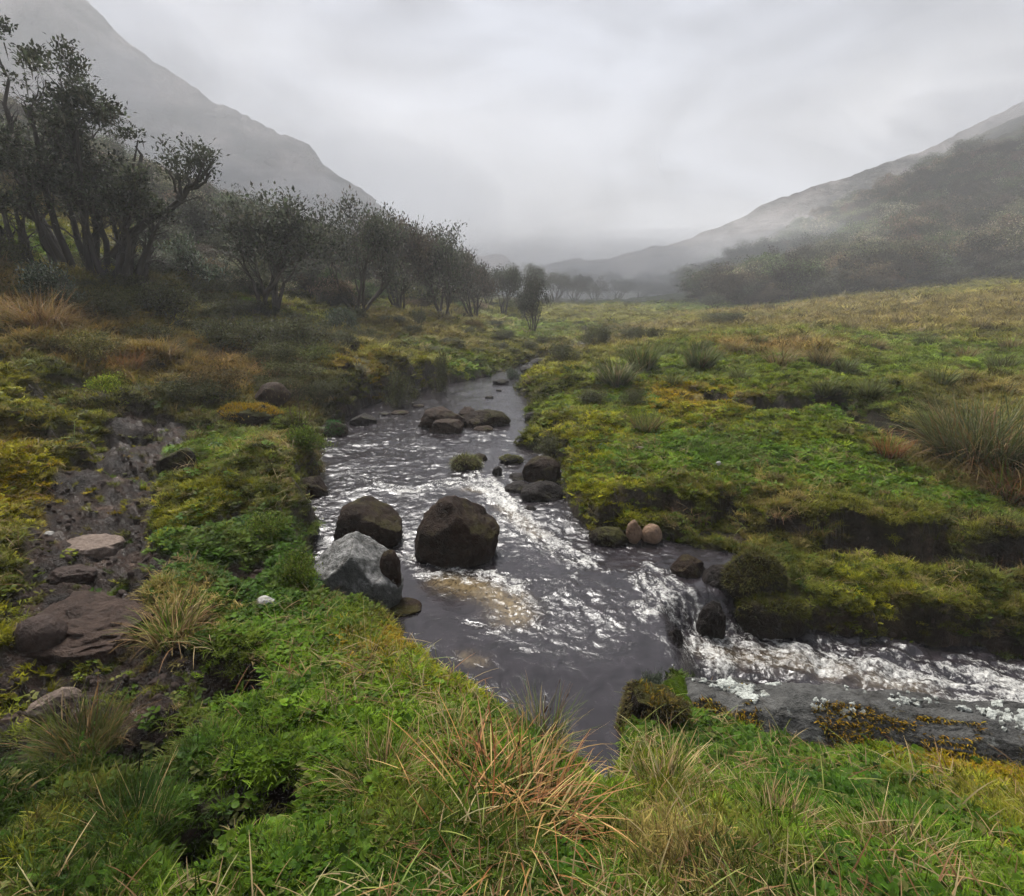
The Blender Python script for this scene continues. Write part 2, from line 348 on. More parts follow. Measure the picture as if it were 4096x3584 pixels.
def relief(x, y, full=False):
    """height of the ground; with full also the fields used for its materials"""
    shp = x.shape
    x = x.ravel().astype(float); y = y.ravel().astype(float)
    r = np.sqrt(x * x + y * y)
    b = base(x, y)
    W = cover(x, y)
    hum = np.tensordot(_KH, W, 1)
    dt = poly_sd(x, y, TERR)
    nrag = fbm(x * 3.1, y * 3.1, 3, 3) * .05
    alc = .15 * (1 - smooth(-.01, .05, -(dt + nrag)))     # 0 on the terrace, .15 below it
    near = (y < 12) & (dt < 30)
    h = b + np.where(y < 40, .15 - alc, 0)*smooth(.1, 1.2, x)*smooth(2.6, 3.2, y)*(1-smooth(6,40,y))
    far = smooth(14, 60, r)
    h += fbm(x / 1.7, y / 1.7, 21, 4) * .05 * (1 + 3 * far) * smooth(2, 5, r)
    h += (domes(x + .1 * fbm(x * 3, y * 3, 33, 2), y, .50, 31) - .35) * .21 * hum * smooth(1.5, 4, r)
    h += (domes(x, y + .1 * fbm(x * 2, y * 2, 36, 2), .95, 34) - .4) * .24 * hum * smooth(-1.2, -2.2, x) * smooth(3.2, 4.6, r) * (1 - smooth(14, 20, r))
    h += (domes(x + .7, y, .19, 32) - .35) * .075 * hum * smooth(.8, 1.6, r)
    h += fbm(x * 14, y * 14, 41, 3) * .010
    # hummocky boggy meadow further up the valley
    h += (domes(x, y, 1.0, 35) - .4) * .20 * smooth(5, 10, r) * hum
    h += fbm(x / 9, y / 9, 61, 4) * 1.5 * smooth(45, 90, r)
    # mud path
    dp = poly_sd(x, y, PATH) + fbm(x * 5, y * 5, 51, 3) * .09 - .045
    mud = 1 - smooth(-.05, .04, dp)
    for mp_ in MUD2:
        mud = np.maximum(mud, .9 * (1 - smooth(-.03, .03, poly_sd(x, y, mp_) + fbm(x * 9, y * 9, 52, 3) * .07)))
    h = h - .045 * mud + mud * (fbm(x * 15, y * 15, 53, 5) * .055 + np.abs(fbm(x * 8, y * 8, 54, 3)) * -.05 + fbm(x * 3.5, y * 3.5, 56, 2) * .03)
    for U, V, z, rad, dep in PITS:
        px, py = P(U, V, z)
        q = ((x - px) ** 2 + (y - py) ** 2) / rad ** 2
        e = np.exp(-(q * (1 + .5 * fbm(x * 13, y * 13, 55, 2))) ** 2)
        h -= dep * e
        mud = np.maximum(mud, smooth(.25, .7, e))
    # peat face under the lip of the terrace
    pk = smooth(.0, .03, dt) * (1 - smooth(.13, .24, dt)) * smooth(-.38, -.05, fbm(x * 2.4, y * 2.4, 64, 3)) * (y < 6)
    h = h - pk * .12; mud = np.maximum(mud, pk)
    # drain across the meadow
    dd = poly_sd(x, y, DITCH, closed=False) + fbm(x * 2.2, y * 2.2, 57, 3) * .12
    dit = 1 - smooth(.10, .26, dd)
    h = h - dit * .34
    mud = np.maximum(mud, dit * .95)
    # stream bed and banks
    ds = poly_sd(x, y, STREAM)
    zw = zwater(x, y)
    wid = np.where(y < 2.9, .10, np.where(x < 0, .22, .16)) * np.clip(y / 6, 1, 4)
    rag = fbm(x * 4.3, y * 4.3, 58, 3) * .35 * wid
    t = np.clip((ds + rag * .6) / wid, 0, 1)
    s = np.sqrt(1 - (1 - t) ** 2)
    bed = zw - .22
    lowb = np.maximum(h, zw + .03)
    h = np.where(ds < 3, bed + (lowb - bed) * s, h)
    wet = 1 - smooth(.55, .95, s)
    if not full:
        return h.reshape(shp)
    return h, W, mud, wet, ds, dt

class Sampler:
    pass
print("relief ready")

# ------------------------------------------------------------------ mesh helpers
def new_mesh(name, verts, faces, cols=None, smoothf=True, mats=(), mat_idx=None, attrs=None):
    """faces: (M,k) int array or list of such arrays"""
    me = bpy.data.meshes.new(name)
    if not isinstance(faces, (list, tuple)):
        faces = [faces]
    faces = [np.asarray(f, np.int32) for f in faces if len(f)]
    verts = np.asarray(verts, np.float32)
    me.vertices.add(len(verts)); me.vertices.foreach_set("co", verts.ravel())
    loops = np.concatenate([f.ravel() for f in faces])
    tot = np.concatenate([np.full(len(f), f.shape[1], np.int32) for f in faces])
    start = np.concatenate([[0], np.cumsum(tot)[:-1]]).astype(np.int32)
    me.loops.add(len(loops)); me.loops.foreach_set("vertex_index", loops)
    me.polygons.add(len(tot)); me.polygons.foreach_set("loop_start", start)
    me.polygons.foreach_set("loop_total", tot)
    me.polygons.foreach_set("use_smooth", np.full(len(tot), smoothf))
    for m in mats:
        me.materials.append(m)
    if mat_idx is not None:
        me.polygons.foreach_set("material_index", np.asarray(mat_idx, np.int32))
    if cols is not None:
        a = me.color_attributes.new("Col", 'FLOAT_COLOR', 'POINT')
        c = np.ones((len(verts), 4), np.float32); c[:, :3] = cols
        a.data.foreach_set("color", c.ravel())
    for k, v in (attrs or {}).items():
        a = me.attributes.new(k, 'FLOAT', 'POINT')
        a.data.foreach_set("value", np.asarray(v, np.float32))
    me.update(); me.validate()
    return me

def link(name, me, parent=None, loc=None):
    o = bpy.data.objects.new(name, me)
    COL.objects.link(o)
    if parent is not None:
        o.parent = parent
    if loc is not None:
        o.location = loc
    return o
def tag(o, label=None, cat=None, group=None, kind=None):
    for k, v in (("label", label), ("category", cat), ("group", group), ("kind", kind)):
        if v: o[k] = v
    return o
def empty(name, loc, label, cat, group=None):
    o = bpy.data.objects.new(name, None)
    COL.objects.link(o); o.location = loc
    o.empty_display_size = .1
    return tag(o, label, cat, group)

# ------------------------------------------------------------------ material helpers
class NT:
    def __init__(s, name):
        s.m = bpy.data.materials.new(name); s.m.use_nodes = True
        s.t = s.m.node_tree; s.t.nodes.clear()
        s.out = s.t.nodes.new("ShaderNodeOutputMaterial")
    def n(s, typ, **kw):
        nd = s.t.nodes.new("ShaderNode" + typ)
        for k, v in kw.items():
            if k.startswith("_"): setattr(nd, k[1:], v)
            else: nd.inputs[k.replace("_", " ") if k.replace("_", " ") in nd.inputs else k].default_value = v
        return nd
    def l(s, a, b): s.t.links.new(a, b)
    def coord(s, scale=1.0, what="Object"):
        c = s.n("TexCoord"); m = s.n("Mapping")
        m.inputs["Scale"].default_value = (scale,) * 3 if not isinstance(scale, tuple) else scale
        s.l(c.outputs[what], m.inputs[0]); return m.outputs[0]
    def noise(s, vec, scale, detail=4, rough=.55, dist=0.0):
        nd = s.n("TexNoise", Scale=scale, Detail=detail, Roughness=rough, Distortion=dist)
        s.l(vec, nd.inputs["Vector"]); return nd.outputs["Fac"]
    def ramp(s, fac, stops):
        r = s.n("ValToRGB"); e = r.color_ramp.elements
        while len(e) < len(stops): e.new(.5)
        for i, (p, c) in enumerate(stops):
            e[i].position = p
            e[i].color = (c, c, c, 1) if isinstance(c, (int, float)) else (*c, 1)
        s.l(fac, r.inputs[0]); return r.outputs[0]
    def mix(s, fac, a, b, mode='MIX'):
        m = s.n("Mix"); m.data_type = 'RGBA'; m.blend_type = mode
        for sock, v in ((0, fac), (6, a), (7, b)):
            if isinstance(v, (int, float)): m.inputs[sock].default_value = v
            elif isinstance(v, tuple): m.inputs[sock].default_value = (*v, 1)
            else: s.l(v, m.inputs[sock])
        return m.outputs[2]
    def math(s, op, a, b=0.0, clamp=False):
        m = s.n("Math"); m.operation = op; m.use_clamp = clamp
        for i, v in ((0, a), (1, b)):
            if isinstance(v, (int, float)): m.inputs[i].default_value = v
            else: s.l(v, m.inputs[i])
        return m.outputs[0]
    def attr(s, name, typ='GEOMETRY'):
        a = s.n("Attribute"); a.attribute_name = name; a.attribute_type = typ; return a
    def bump(s, h, strength=.5, dist=.02, nrm=None):
        b = s.n("Bump", Strength=strength, Distance=dist)
        s.l(h, b.inputs["Height"])
        if nrm is not None: s.l(nrm, b.inputs["Normal"])
        return b.outputs[0]
    def bsdf(s, color, rough=.7, spec=.3, normal=None, **kw):
        p = s.n("BsdfPrincipled")
        if isinstance(color, tuple): p.inputs["Base Color"].default_value = (*color, 1)
        else: s.l(color, p.inputs["Base Color"])
        for k, v in (("Roughness", rough), ("Specular IOR Level", spec)):
            if isinstance(v, (int, float)): p.inputs[k].default_value = v
            else: s.l(v, p.inputs[k])
        for k, v in kw.items():
            k = k.replace("_", " ")
            if isinstance(v, (int, float)): p.inputs[k].default_value = v
            else: s.l(v, p.inputs[k])
        if normal is not None: s.l(normal, p.inputs["Normal"])
        s.l(p.outputs[0], s.out.inputs[0]); return s.m

def mat_ground():
    t = NT("ground_soil_moss")
    v = t.coord(1)
    col = t.attr("Col").outputs["Color"]; mud = t.attr("mud").outputs["Fac"]; gr = t.attr("green").outputs["Fac"]
    nf = t.noise(v, 38, 6, .65); nm = t.noise(v, 6, 5, .6); nl = t.noise(v, 120, 3, .6)
    f = t.ramp(nf, [(.28, .45), (.5, .95), (.72, 1.5)])
    g = t.mix(1.0, col, f, 'MULTIPLY')
    mc = t.ramp(nm, [(.3, (.006, .0035, .0022)), (.5, (.020, .012, .0085)), (.62, (.048, .031, .023)), (.75, (.115, .080, .062))])
    mc = t.mix(.6, mc, t.ramp(nf, [(.3, .3), (.7, 1.5)]), 'MULTIPLY')
    c = t.mix(mud, g, mc)
    rgh = t.math('SUBTRACT', .95, t.math('MULTIPLY', mud, t.math('MULTIPLY', t.ramp(nm, [(.35, .55), (.7, .85)]), .85)))
    h = t.math('ADD', t.math('MULTIPLY', nf, 1.0), t.math('MULTIPLY', nl, .4))
    return t.bsdf(c, rgh, t.math('ADD', .02, t.math('MULTIPLY', mud, .11)), t.bump(h, 1.0, .04))

def mat_water():
    t = NT("stream_water")
    v = t.coord(1)
    foam = t.attr("foam").outputs["Fac"]; tan = t.attr("tan").outputs["Fac"]; calm = t.attr("calm").outputs["Fac"]
    vs = t.coord((1.0, .75, 1))
    n1 = t.noise(vs, 9, 5, .6, 1.2); n2 = t.noise(vs, 30, 4, .6, .8); n3 = t.noise(v, 75, 3, .6, .4)
    nf = t.noise(v, 26, 7, .68, .7)
    # lacy foam: strings along cell edges plus torn patches, both growing with the foam amount
    wv = t.n("VectorMath"); wv.operation = 'ADD'
    nz = t.n("TexNoise", Scale=14, Detail=3); t.l(v, nz.inputs["Vector"])
    sc = t.n("VectorMath"); sc.operation = 'SCALE'; sc.inputs["Scale"].default_value = .11
    t.l(nz.outputs["Color"], sc.inputs[0]); t.l(v, wv.inputs[0]); t.l(sc.outputs[0], wv.inputs[1])
    vo = t.n("TexVoronoi", Scale=17); vo.feature = 'DISTANCE_TO_EDGE'; t.l(wv.outputs[0], vo.inputs["Vector"])
    vo2 = t.n("TexVoronoi", Scale=42); vo2.feature = 'DISTANCE_TO_EDGE'; t.l(wv.outputs[0], vo2.inputs["Vector"])
    ed = t.math('ADD', t.math('MULTIPLY', t.math('SUBTRACT', .16, vo.outputs["Distance"], True), 3.2), t.math('MULTIPLY', t.math('SUBTRACT', .2, vo2.outputs["Distance"], True), 1.6))
    k = t.math('ADD', t.math('MULTIPLY', foam, .85), t.math('MULTIPLY', t.math('SUBTRACT', nf, .5), 2.4))
    k = t.math('ADD', k, t.math('MULTIPLY', ed, t.math('MULTIPLY', foam, .75)))
    msk = t.math('MULTIPLY', t.math('SUBTRACT', k, .50), 1.15, True)
    body = t.mix(tan, t.ramp(n1, [(.3, (.007, .006, .0065)), (.7, (.026, .022, .025))]), t.ramp(n2, [(.3, (.030, .021, .011)), (.7, (.16, .12, .065))]))
    fc = t.ramp(n3, [(.25, (.14, .13, .11)), (.68, (.56, .555, .53))])
    c = t.mix(msk, body, fc)
    h = t.math('ADD', t.math('MULTIPLY', n1, 1.0), t.math('MULTIPLY', n2, .30))
    h = t.math('ADD', h, t.math('MULTIPLY', n3, .10))
    h = t.math('MULTIPLY', h, t.math('SUBTRACT', 1.0, t.math('MULTIPLY', calm, .72)))
    h2 = t.math('ADD', h, t.math('MULTIPLY', msk, .25))
    rg = t.math('ADD', t.math('MULTIPLY', msk, .5), .07)
    return t.bsdf(c, rg, .75, t.bump(h2, .5, .03), IOR=1.38)

MAT_GROUND = mat_ground()
MAT_WATER = mat_water()

# ------------------------------------------------------------------ ground
NR, NC = 820, 700
rr = np.geomspace(.12, 150, NR)
core = np.radians(np.linspace(-56, 56, NC - 70))
rest = np.radians(np.linspace(56, 304, 72))[1:-1]
th = np.concatenate([core, rest])
R_, T_ = np.meshgrid(rr, th, indexing='ij')
GX = R_ * np.sin(T_); GY = R_ * np.cos(T_)
_h0, _W0, _mud, _wet, _ds, _dt = relief(GX, GY, True)
GZ = _h0.reshape(GX.shape)
nT = len(th)
# slope
dzr = np.gradient(GZ, axis=0) / np.gradient(R_, axis=0)
dth = np.gradient(np.unwrap(th))
dzt = np.gradient(GZ, axis=1) / (dth[None, :] * R_)
slope = np.sqrt(dzr ** 2 + dzt ** 2)
steep = smooth(.9, 1.9, slope).ravel() * (R_.ravel() < 14)
MUDF = np.clip(np.maximum(_mud, np.maximum(steep * .9, _wet * .95)), 0, 1)
kcol = np.tensordot(_KC.T, _W0, 1).T
col = kcol * .35  # cover colour darkened, painting shade into the gaps between tufts
col *= (1 + .25 * fbm(GX.ravel() * 3, GY.ravel() * 3, 71, 3))[:, None]
# stones of the stream bed show brown under water
v = np.stack([GX.ravel(), GY.ravel(), GZ.ravel()], 1)
i = np.arange(NR - 1)[:, None] * nT; j = np.arange(nT)[None, :]
jn = (j + 1) % nT
f = np.stack([(i + j), (i + jn), (i + nT + jn), (i + nT + j)], -1).reshape(-1, 4)
# centre fan
vc = len(v); v = np.vstack([v, [[0, 0, GZ[0].mean()]]])
fan = np.stack([np.full(nT, vc), (np.arange(nT) + 1) % nT, np.arange(nT)], 1)
col = np.vstack([col, col[:1]]); MUDF = np.append(MUDF, 0)
ground_me = new_mesh("ground", v, [f[:, ::-1], fan[:, ::-1]], cols=col, mats=[MAT_GROUND], attrs={"mud": MUDF, "green": 1 - MUDF})
ground = tag(link("ground", ground_me), "grassy and mossy valley floor with banks and a muddy path", None, None, 'structure')
MUD2D = MUDF[:-1].reshape(GX.shape); SLOPE = slope; DS2D = _ds.reshape(GX.shape)
W2D = _W0.reshape((len(KN),) + GX.shape)
lnr0, lnr1 = math.log(rr[0]), math.log(rr[-1])
def gidx(x, y):
    r = np.sqrt(x * x + y * y); t = np.arctan2(x, y)
    ir = (np.log(np.clip(r, rr[0], rr[-1])) - lnr0) / (lnr1 - lnr0) * (NR - 1)
    it = (t - core[0]) / (core[1] - core[0])
    return ir, np.clip(it, 0, len(core) - 1)
def gz(x, y):
    """height of the built ground mesh (inside the fine sector)"""
    x = np.asarray(x, float); y = np.asarray(y, float)
    ir, it = gidx(x, y)
    i0 = np.clip(np.floor(ir).astype(int), 0, NR - 2); j0 = np.clip(np.floor(it).astype(int), 0, len(core) - 2)
    a = ir - i0; b = it - j0
    return (GZ[i0, j0] * (1 - a) * (1 - b) + GZ[i0 + 1, j0] * a * (1 - b) + GZ[i0, j0 + 1] * (1 - a) * b + GZ[i0 + 1, j0 + 1] * a * b)
def gfield(A, x, y):
    ir, it = gidx(np.asarray(x, float), np.asarray(y, float))
    i0 = np.clip(np.round(ir).astype(int), 0, NR - 1); j0 = np.clip(np.round(it).astype(int), 0, len(core) - 1)
    return A[..., i0, j0]
def G(U, V):
    return hit(U, V, lambda x, y: gz(x, y), 148)
print("ground ready")

# ------------------------------------------------------------------ water
FOAM = [  # (points (U, V), z, half width px-ish in metres, strength)
 ([(960,958),(985,985),(1010,1010),(1045,1050),(1085,1078),(1120,1095),(1165,1120)],.02,.075,1.0),
 ([(1000,1040),(1060,1062),(1110,1085)],.02,.06,.8),
 ([(830,990),(880,978),(930,975),(968,985),(1000,1010)],.03,.05,.95),
 ([(880,968),(960,972),(990,1000)],.03,.06,.8),
 ([(700,965),(745,975),(790,985),(835,990)],.03,.05,.78),
 ([(700,950),(760,968)],.04,.05,.6),
 ([(790,1105),(830,1125),(860,1140)],0,.05,.85),
 ([(855,1150),(900,1143),(950,1152),(1000,1160),(1035,1175)],0,.045,1.0),
 ([(1035,1175),(1045,1200),(1075,1225),(1100,1215)],0,.03,.75),
 ([(1060,1205),(1110,1190),(1140,1165),(1150,1150)],0,.018,.72),
 ([(940,1250),(1000,1262),(1060,1255),(1095,1228)],0,.03,.6),
 ([(1165,1120),(1185,1105)],0,.03,.9),
 ([(1200,1140),(1260,1150)],0,.03,.66),
 ([(1290,1160),(1315,1185),(1330,1205),(1290,1220)],0,.06,1.0),
 ([(1310,1150),(1350,1190),(1390,1215),(1425,1250),(1450,1290)],-.05,.05,.95),
 ([(1345,1230),(1380,1270),(1400,1300)],-.1,.05,.9),
 ([(1330,1200),(1380,1225),(1420,1260),(1440,1285)],-.04,.03,.85),
 ([(1360,1290),(1365,1310),(1385,1325)],-.12,.03,.95),
 ([(1480,1180),(1480,1215),(1478,1250)],-.12,.025,.85),
 ([(1450,1275),(1490,1265),(1540,1280),(1600,1300)],-.2,.05,1.05),
 ([(1400,1305),(1480,1300),(1560,1310),(1650,1330)],-.2,.07,.85),
 ([(1600,1300),(1680,1325),(1750,1345),(1830,1360)],-.22,.07,1.0),
 ([(1690,1295),(1780,1310),(1860,1330),(1960,1350),(2060,1372)],-.23,.035,.95),
 ([(1750,1345),(1850,1370),(1950,1385),(2100,1400)],-.23,.08,.95),
 ([(1960,1330),(2048,1345),(2150,1370)],-.24,.04,.9),
 ([(1150,1200),(1200,1225),(1240,1250)],0,.02,.55),
 ([(1110,1195),(1150,1210),(1190,1222)],0,.02,.45),
 ([(920,1180),(1000,1190)],0,.06,.3),
 ([(1080,780),(1040,870)],.06,.0,.0),
 ([(800,840),(830,850)],.08,.06,.5),([(780,885),(850,880)],.06,.05,.5),([(740,872),(780,870)],.06,.06,.6),
 ([(960,880),(1010,868)],.06,.05,.6),([(1035,850),(1060,845)],.06,.05,.5),([(880,935),(905,940)],.04,.04,.5),
 ([(1000,940),(1035,930)],.04,.04,.6),([(990,960),(1020,950)],.04,.05,.7),([(1000,960),(1030,990)],.03,.04,.6),
 ([(1100,705),(1180,688)],.19,.3,.7),([(1050,728),(1110,712)],.18,.2,.7),
 ([(700,1050),(720,1060)],.0,.04,.3),
]
TANS = [([(900,1165),(960,1180),(1010,1200),(1030,1230)], 0, .12, 1.0), ([(1000,1020),(1080,1070)], .02, .07, .55), ([(1420,1310),(1560,1315),(1700,1345),(1850,1375)], -.2, .10, .4), ([(930,985),(970,990)], .03, .06, .5),
        ([(930,1310),(960,1320)], 0, .05, .55)]
wr = np.concatenate([np.geomspace(1.75, 8, 420), np.geomspace(8.04, 24, 170)])
wt = np.radians(np.linspace(-24, 56, 620))
WR, WT = np.meshgrid(wr, wt, indexing='ij')
WX = WR * np.sin(WT); WY = WR * np.cos(WT)
x = WX.ravel(); y = WY.ravel()
ds = poly_sd(x, y, STREAM)
foam = np.zeros(len(x)); tanv = np.zeros(len(x))
wx_, wy_ = x + fbm(x * 9, y * 9, 81, 3) * .05, y + fbm(x * 9, y * 9, 82, 3) * .05
def along(x, y, pts):
    """nearest distance to a polyline, arc length there and signed side"""
    pts = np.asarray(pts, float); best = np.full(x.shape, 1e9); A = np.zeros(x.shape); S = np.zeros(x.shape); L0 = 0
    for i in range(len(pts) - 1):
        e = pts[i + 1] - pts[i]; L = math.hypot(*e); e = e / (L + 1e-9)
        rx, ry = x - pts[i, 0], y - pts[i, 1]
        t = rx * e[0] + ry * e[1]; c = rx * e[1] - ry * e[0]; tc_ = np.clip(t, 0, L)
        d = np.hypot(rx - e[0] * tc_, ry - e[1] * tc_); q = d < best
        best = np.where(q, d, best); A = np.where(q, L0 + t, A); S = np.where(q, c, S); L0 += L
    return best, A, S
for l, z, w, s in FOAM:
    if s <= 0: continue
    d, A, S = along(wx_, wy_, [P(u, v_, z) for u, v_ in l])
    a1 = fbm(A * 5, S * 22, 183, 4); a2 = fbm(A * 16, S * 48, 184, 3)
    foam = np.maximum(foam, s * np.exp(-(d / (w * 1.8)) ** 2 * .8) * np.clip(.66 + 1.2 * a1 + .5 * a2, 0, 1.15))
for l, z, w, s in TANS:
    d = poly_sd(wx_, wy_, [P(u, v_, z) for u, v_ in l], closed=False)
    tanv = np.maximum(tanv, s * np.exp(-(d / w) ** 2))
foam = np.maximum(foam, .14 * smooth(0.1, .5, fbm(x * 1.6, y * 1.1, 86, 3)) * smooth(4.2, 4.6, y))
fs = fall_s(x, y)
pool = smooth(4.3, 3.6, y) * (1 - smooth(-.15, .0, fs))
calm = pool * (1 - np.clip(foam * 1.6, 0, 1)) * smooth(.2, .7, np.sqrt((x - .35) ** 2 + (y - 3.25) ** 2))
zw = zwater(x, y)
ruf = .18 + .82 * (1 - calm)
hw = fbm(x * 2.6, y * 2.2, 83, 4) * .020 * ruf + (1 - np.abs(fbm(x * 8, y * 11, 84, 4)) * 2) * .008 * ruf ** 1.5
hw += foam * (fbm(x * 9, y * 9, 85, 3) * .030 + .012)
# standing waves above and below the falls
hw += smooth(0, .2, fs) * (fbm(x * 7, y * 9, 87, 4) * .035)
hw *= np.clip(1 - (y - 8) / 20, .35, 1)
wzv = zw + hw
keep = (ds < .30).reshape(WX.shape)
idx = np.arange(len(x)).reshape(WX.shape)
q = np.stack([idx[:-1, :-1], idx[:-1, 1:], idx[1:, 1:], idx[1:, :-1]], -1).reshape(-1, 4)
kq = (keep[:-1, :-1] & keep[1:, 1:] & keep[:-1, 1:] & keep[1:, :-1]).ravel()
q = q[kq]
used = np.unique(q); remap = np.full(len(x), -1); remap[used] = np.arange(len(used))
water_me = new_mesh("stream", np.stack([x, y, wzv], 1)[used], remap[q][:, ::-1], mats=[MAT_WATER],
                    attrs={"foam": foam[used], "tan": tanv[used], "calm": calm[used]})
water = tag(link("stream_water", water_me), "dark rushing stream with white rapids between mossy banks", None, None, 'structure')
# still dark water lying in the drain across the meadow
dx_, dy_ = np.array(DITCH).T
print("water", len(q))

# ------------------------------------------------------------------ plant pieces
def blades(base, az, L, w, p0, p1, segs=3, col=None, twist=0.0, tipw=.12):
    """curved leaf blades; p0/p1 lean from the vertical at root and tip. returns verts, faces(quads), colours"""
    n = len(base)
    base = np.asarray(base, float); az = np.broadcast_to(az, (n,)); L = np.broadcast_to(L, (n,)); w = np.broadcast_to(w, (n,))
    p0 = np.broadcast_to(p0, (n,)); p1 = np.broadcast_to(p1, (n,))
    hx, hy = np.sin(az), np.cos(az)
    sa = az + math.pi / 2 + np.broadcast_to(twist, (n,))
    sx, sy = np.sin(sa), np.cos(sa)
    p = base.copy(); V = []; C = []
    for k in range(segs + 1):
        t = k / segs
        ww = w * .5 * (tipw + (1 - tipw) * (1 - t ** 1.6)) * (1 if k else .75)
        V.append(np.stack([p[:, 0] - sx * ww, p[:, 1] - sy * ww, p[:, 2]], 1))
        V.append(np.stack([p[:, 0] + sx * ww, p[:, 1] + sy * ww, p[:, 2]], 1))
        if col is not None:
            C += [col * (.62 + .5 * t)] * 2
        ph = p0 + (p1 - p0) * ((k + .5) / segs)
        s = L / segs
        p = p + np.stack([np.sin(ph) * hx * s, np.sin(ph) * hy * s, np.cos(ph) * s], 1)
    m = 2 * (segs + 1)
    verts = np.stack(V, 1).reshape(-1, 3)
    cols = np.stack(C, 1).reshape(-1, 3) if col is not None else None
    off = (np.arange(n) * m)[:, None]
    f = np.concatenate([np.stack([off[:, 0] + 2 * k, off[:, 0] + 2 * k + 1, off[:, 0] + 2 * k + 3, off[:, 0] + 2 * k + 2], 1) for k in range(segs)])
    return verts, f, cols

def leaves(pos, az, pitch, L, w, col, roll=0.0):
    """pointed oval leaves: six-sided, slightly folded. pos (n,3) stalk end; pitch from vertical"""
    n = len(pos); pos = np.asarray(pos, float)
    az = np.broadcast_to(az, (n,)); pitch = np.broadcast_to(pitch, (n,)); L = np.broadcast_to(L, (n,))[:, None]; w = np.broadcast_to(w, (n,))[:, None]
    d = np.stack([np.sin(pitch) * np.sin(az), np.sin(pitch) * np.cos(az), np.cos(pitch)], 1)
    s = np.stack([np.cos(az), -np.sin(az), np.zeros(n)], 1)
    u = np.cross(s, d)
    s = s * math.cos(roll) + u * math.sin(roll) if np.isscalar(roll) else s * np.cos(roll)[:, None] + u * np.sin(roll)[:, None]
    u = np.cross(s, d)
    a = pos; b = pos + d * L * .45 + s * w * .5 + u * w * .12; c = pos + d * L - u * L * .12; e = pos + d * L * .45 - s * w * .5 + u * w * .12
    v = np.stack([a, b, c, e], 1).reshape(-1, 3)
    o = np.arange(n) * 4
    f = np.concatenate([np.stack([o, o + 1, o + 2], 1), np.stack([o, o + 2, o + 3], 1)])
    return v, f, np.repeat(col, 4, axis=0)

def join(parts):
    """[(verts, faces, cols)] -> one; faces may be quads or tris"""
    V, FQ, FT, C = [], [], [], []; o = 0
    for v, f, c in parts:
        V.append(v); C.append(c if c is not None else np.ones((len(v), 3)) * .3)
        (FQ if f.shape[1] == 4 else FT).append(f + o); o += len(v)
    F_ = []
    if FQ: F_.append(np.concatenate(FQ))
    if FT: F_.append(np.concatenate(FT))
    return np.concatenate(V), F_, np.concatenate(C)

def tube(path, rad, sides=6, col=(.1, .1, .1)):
    path = np.asarray(path, float); n = len(path); rad = np.broadcast_to(rad, (n,))
    tg = np.gradient(path, axis=0); tg /= np.linalg.norm(tg, axis=1)[:, None] + 1e-9
    up = np.array([0.13, 0.21, 1.0]) if abs(tg[0, 2]) < .9 else np.array([1.0, .1, 0])
    a = np.cross(tg, up); a /= np.linalg.norm(a, axis=1)[:, None] + 1e-9
    b = np.cross(tg, a)
    ang = np.arange(sides) * 2 * math.pi / sides
    v = path[:, None, :] + rad[:, None, None] * (a[:, None, :] * np.cos(ang)[None, :, None] + b[:, None, :] * np.sin(ang)[None, :, None])
    v = v.reshape(-1, 3)
    i = np.arange(n - 1)[:, None] * sides; j = np.arange(sides)[None, :]; jn = (j + 1) % sides
    f = np.stack([i + j, i + jn, i + sides + jn, i + sides + j], -1).reshape(-1, 4)
    return v, f, np.tile(np.asarray(col, float), (len(v), 1))

def vcol(c, n, rng, var=.25, hue=.08):
    c = np.asarray(c, float)
    k = 1 + var * (rng.random(n) * 2 - 1)
    h = 1 + hue * (rng.random((n, 3)) * 2 - 1)
    return np.clip(c * k[:, None] * h, .003, .9)

def mat_leaf(name, rough=.6, spec=.05, tint=False, trans=.28):
    t = NT(name)
    c = t.attr("Col").outputs["Color"]
    if tint:
        c = t.mix(1.0, c, t.attr("tint", 'INSTANCER').outputs["Color"], 'MULTIPLY')
    m = t.bsdf(c, rough, spec)
    p = [n for n in t.t.nodes if n.type == 'BSDF_PRINCIPLED'][0]
    tr = t.n("BsdfTranslucent"); t.l(c, tr.inputs["Color"])
    ms = t.n("MixShader"); ms.inputs[0].default_value = trans
    t.l(p.outputs[0], ms.inputs[1]); t.l(tr.outputs[0], ms.inputs[2]); t.l(ms.outputs[0], t.out.inputs[0])
    return m
M_TINT = mat_leaf("blade_cover", .5, .05, True)
M_LEAF = mat_leaf("foliage", .5, .07)
M_BARK = mat_leaf("bark", .85, .2, trans=0)

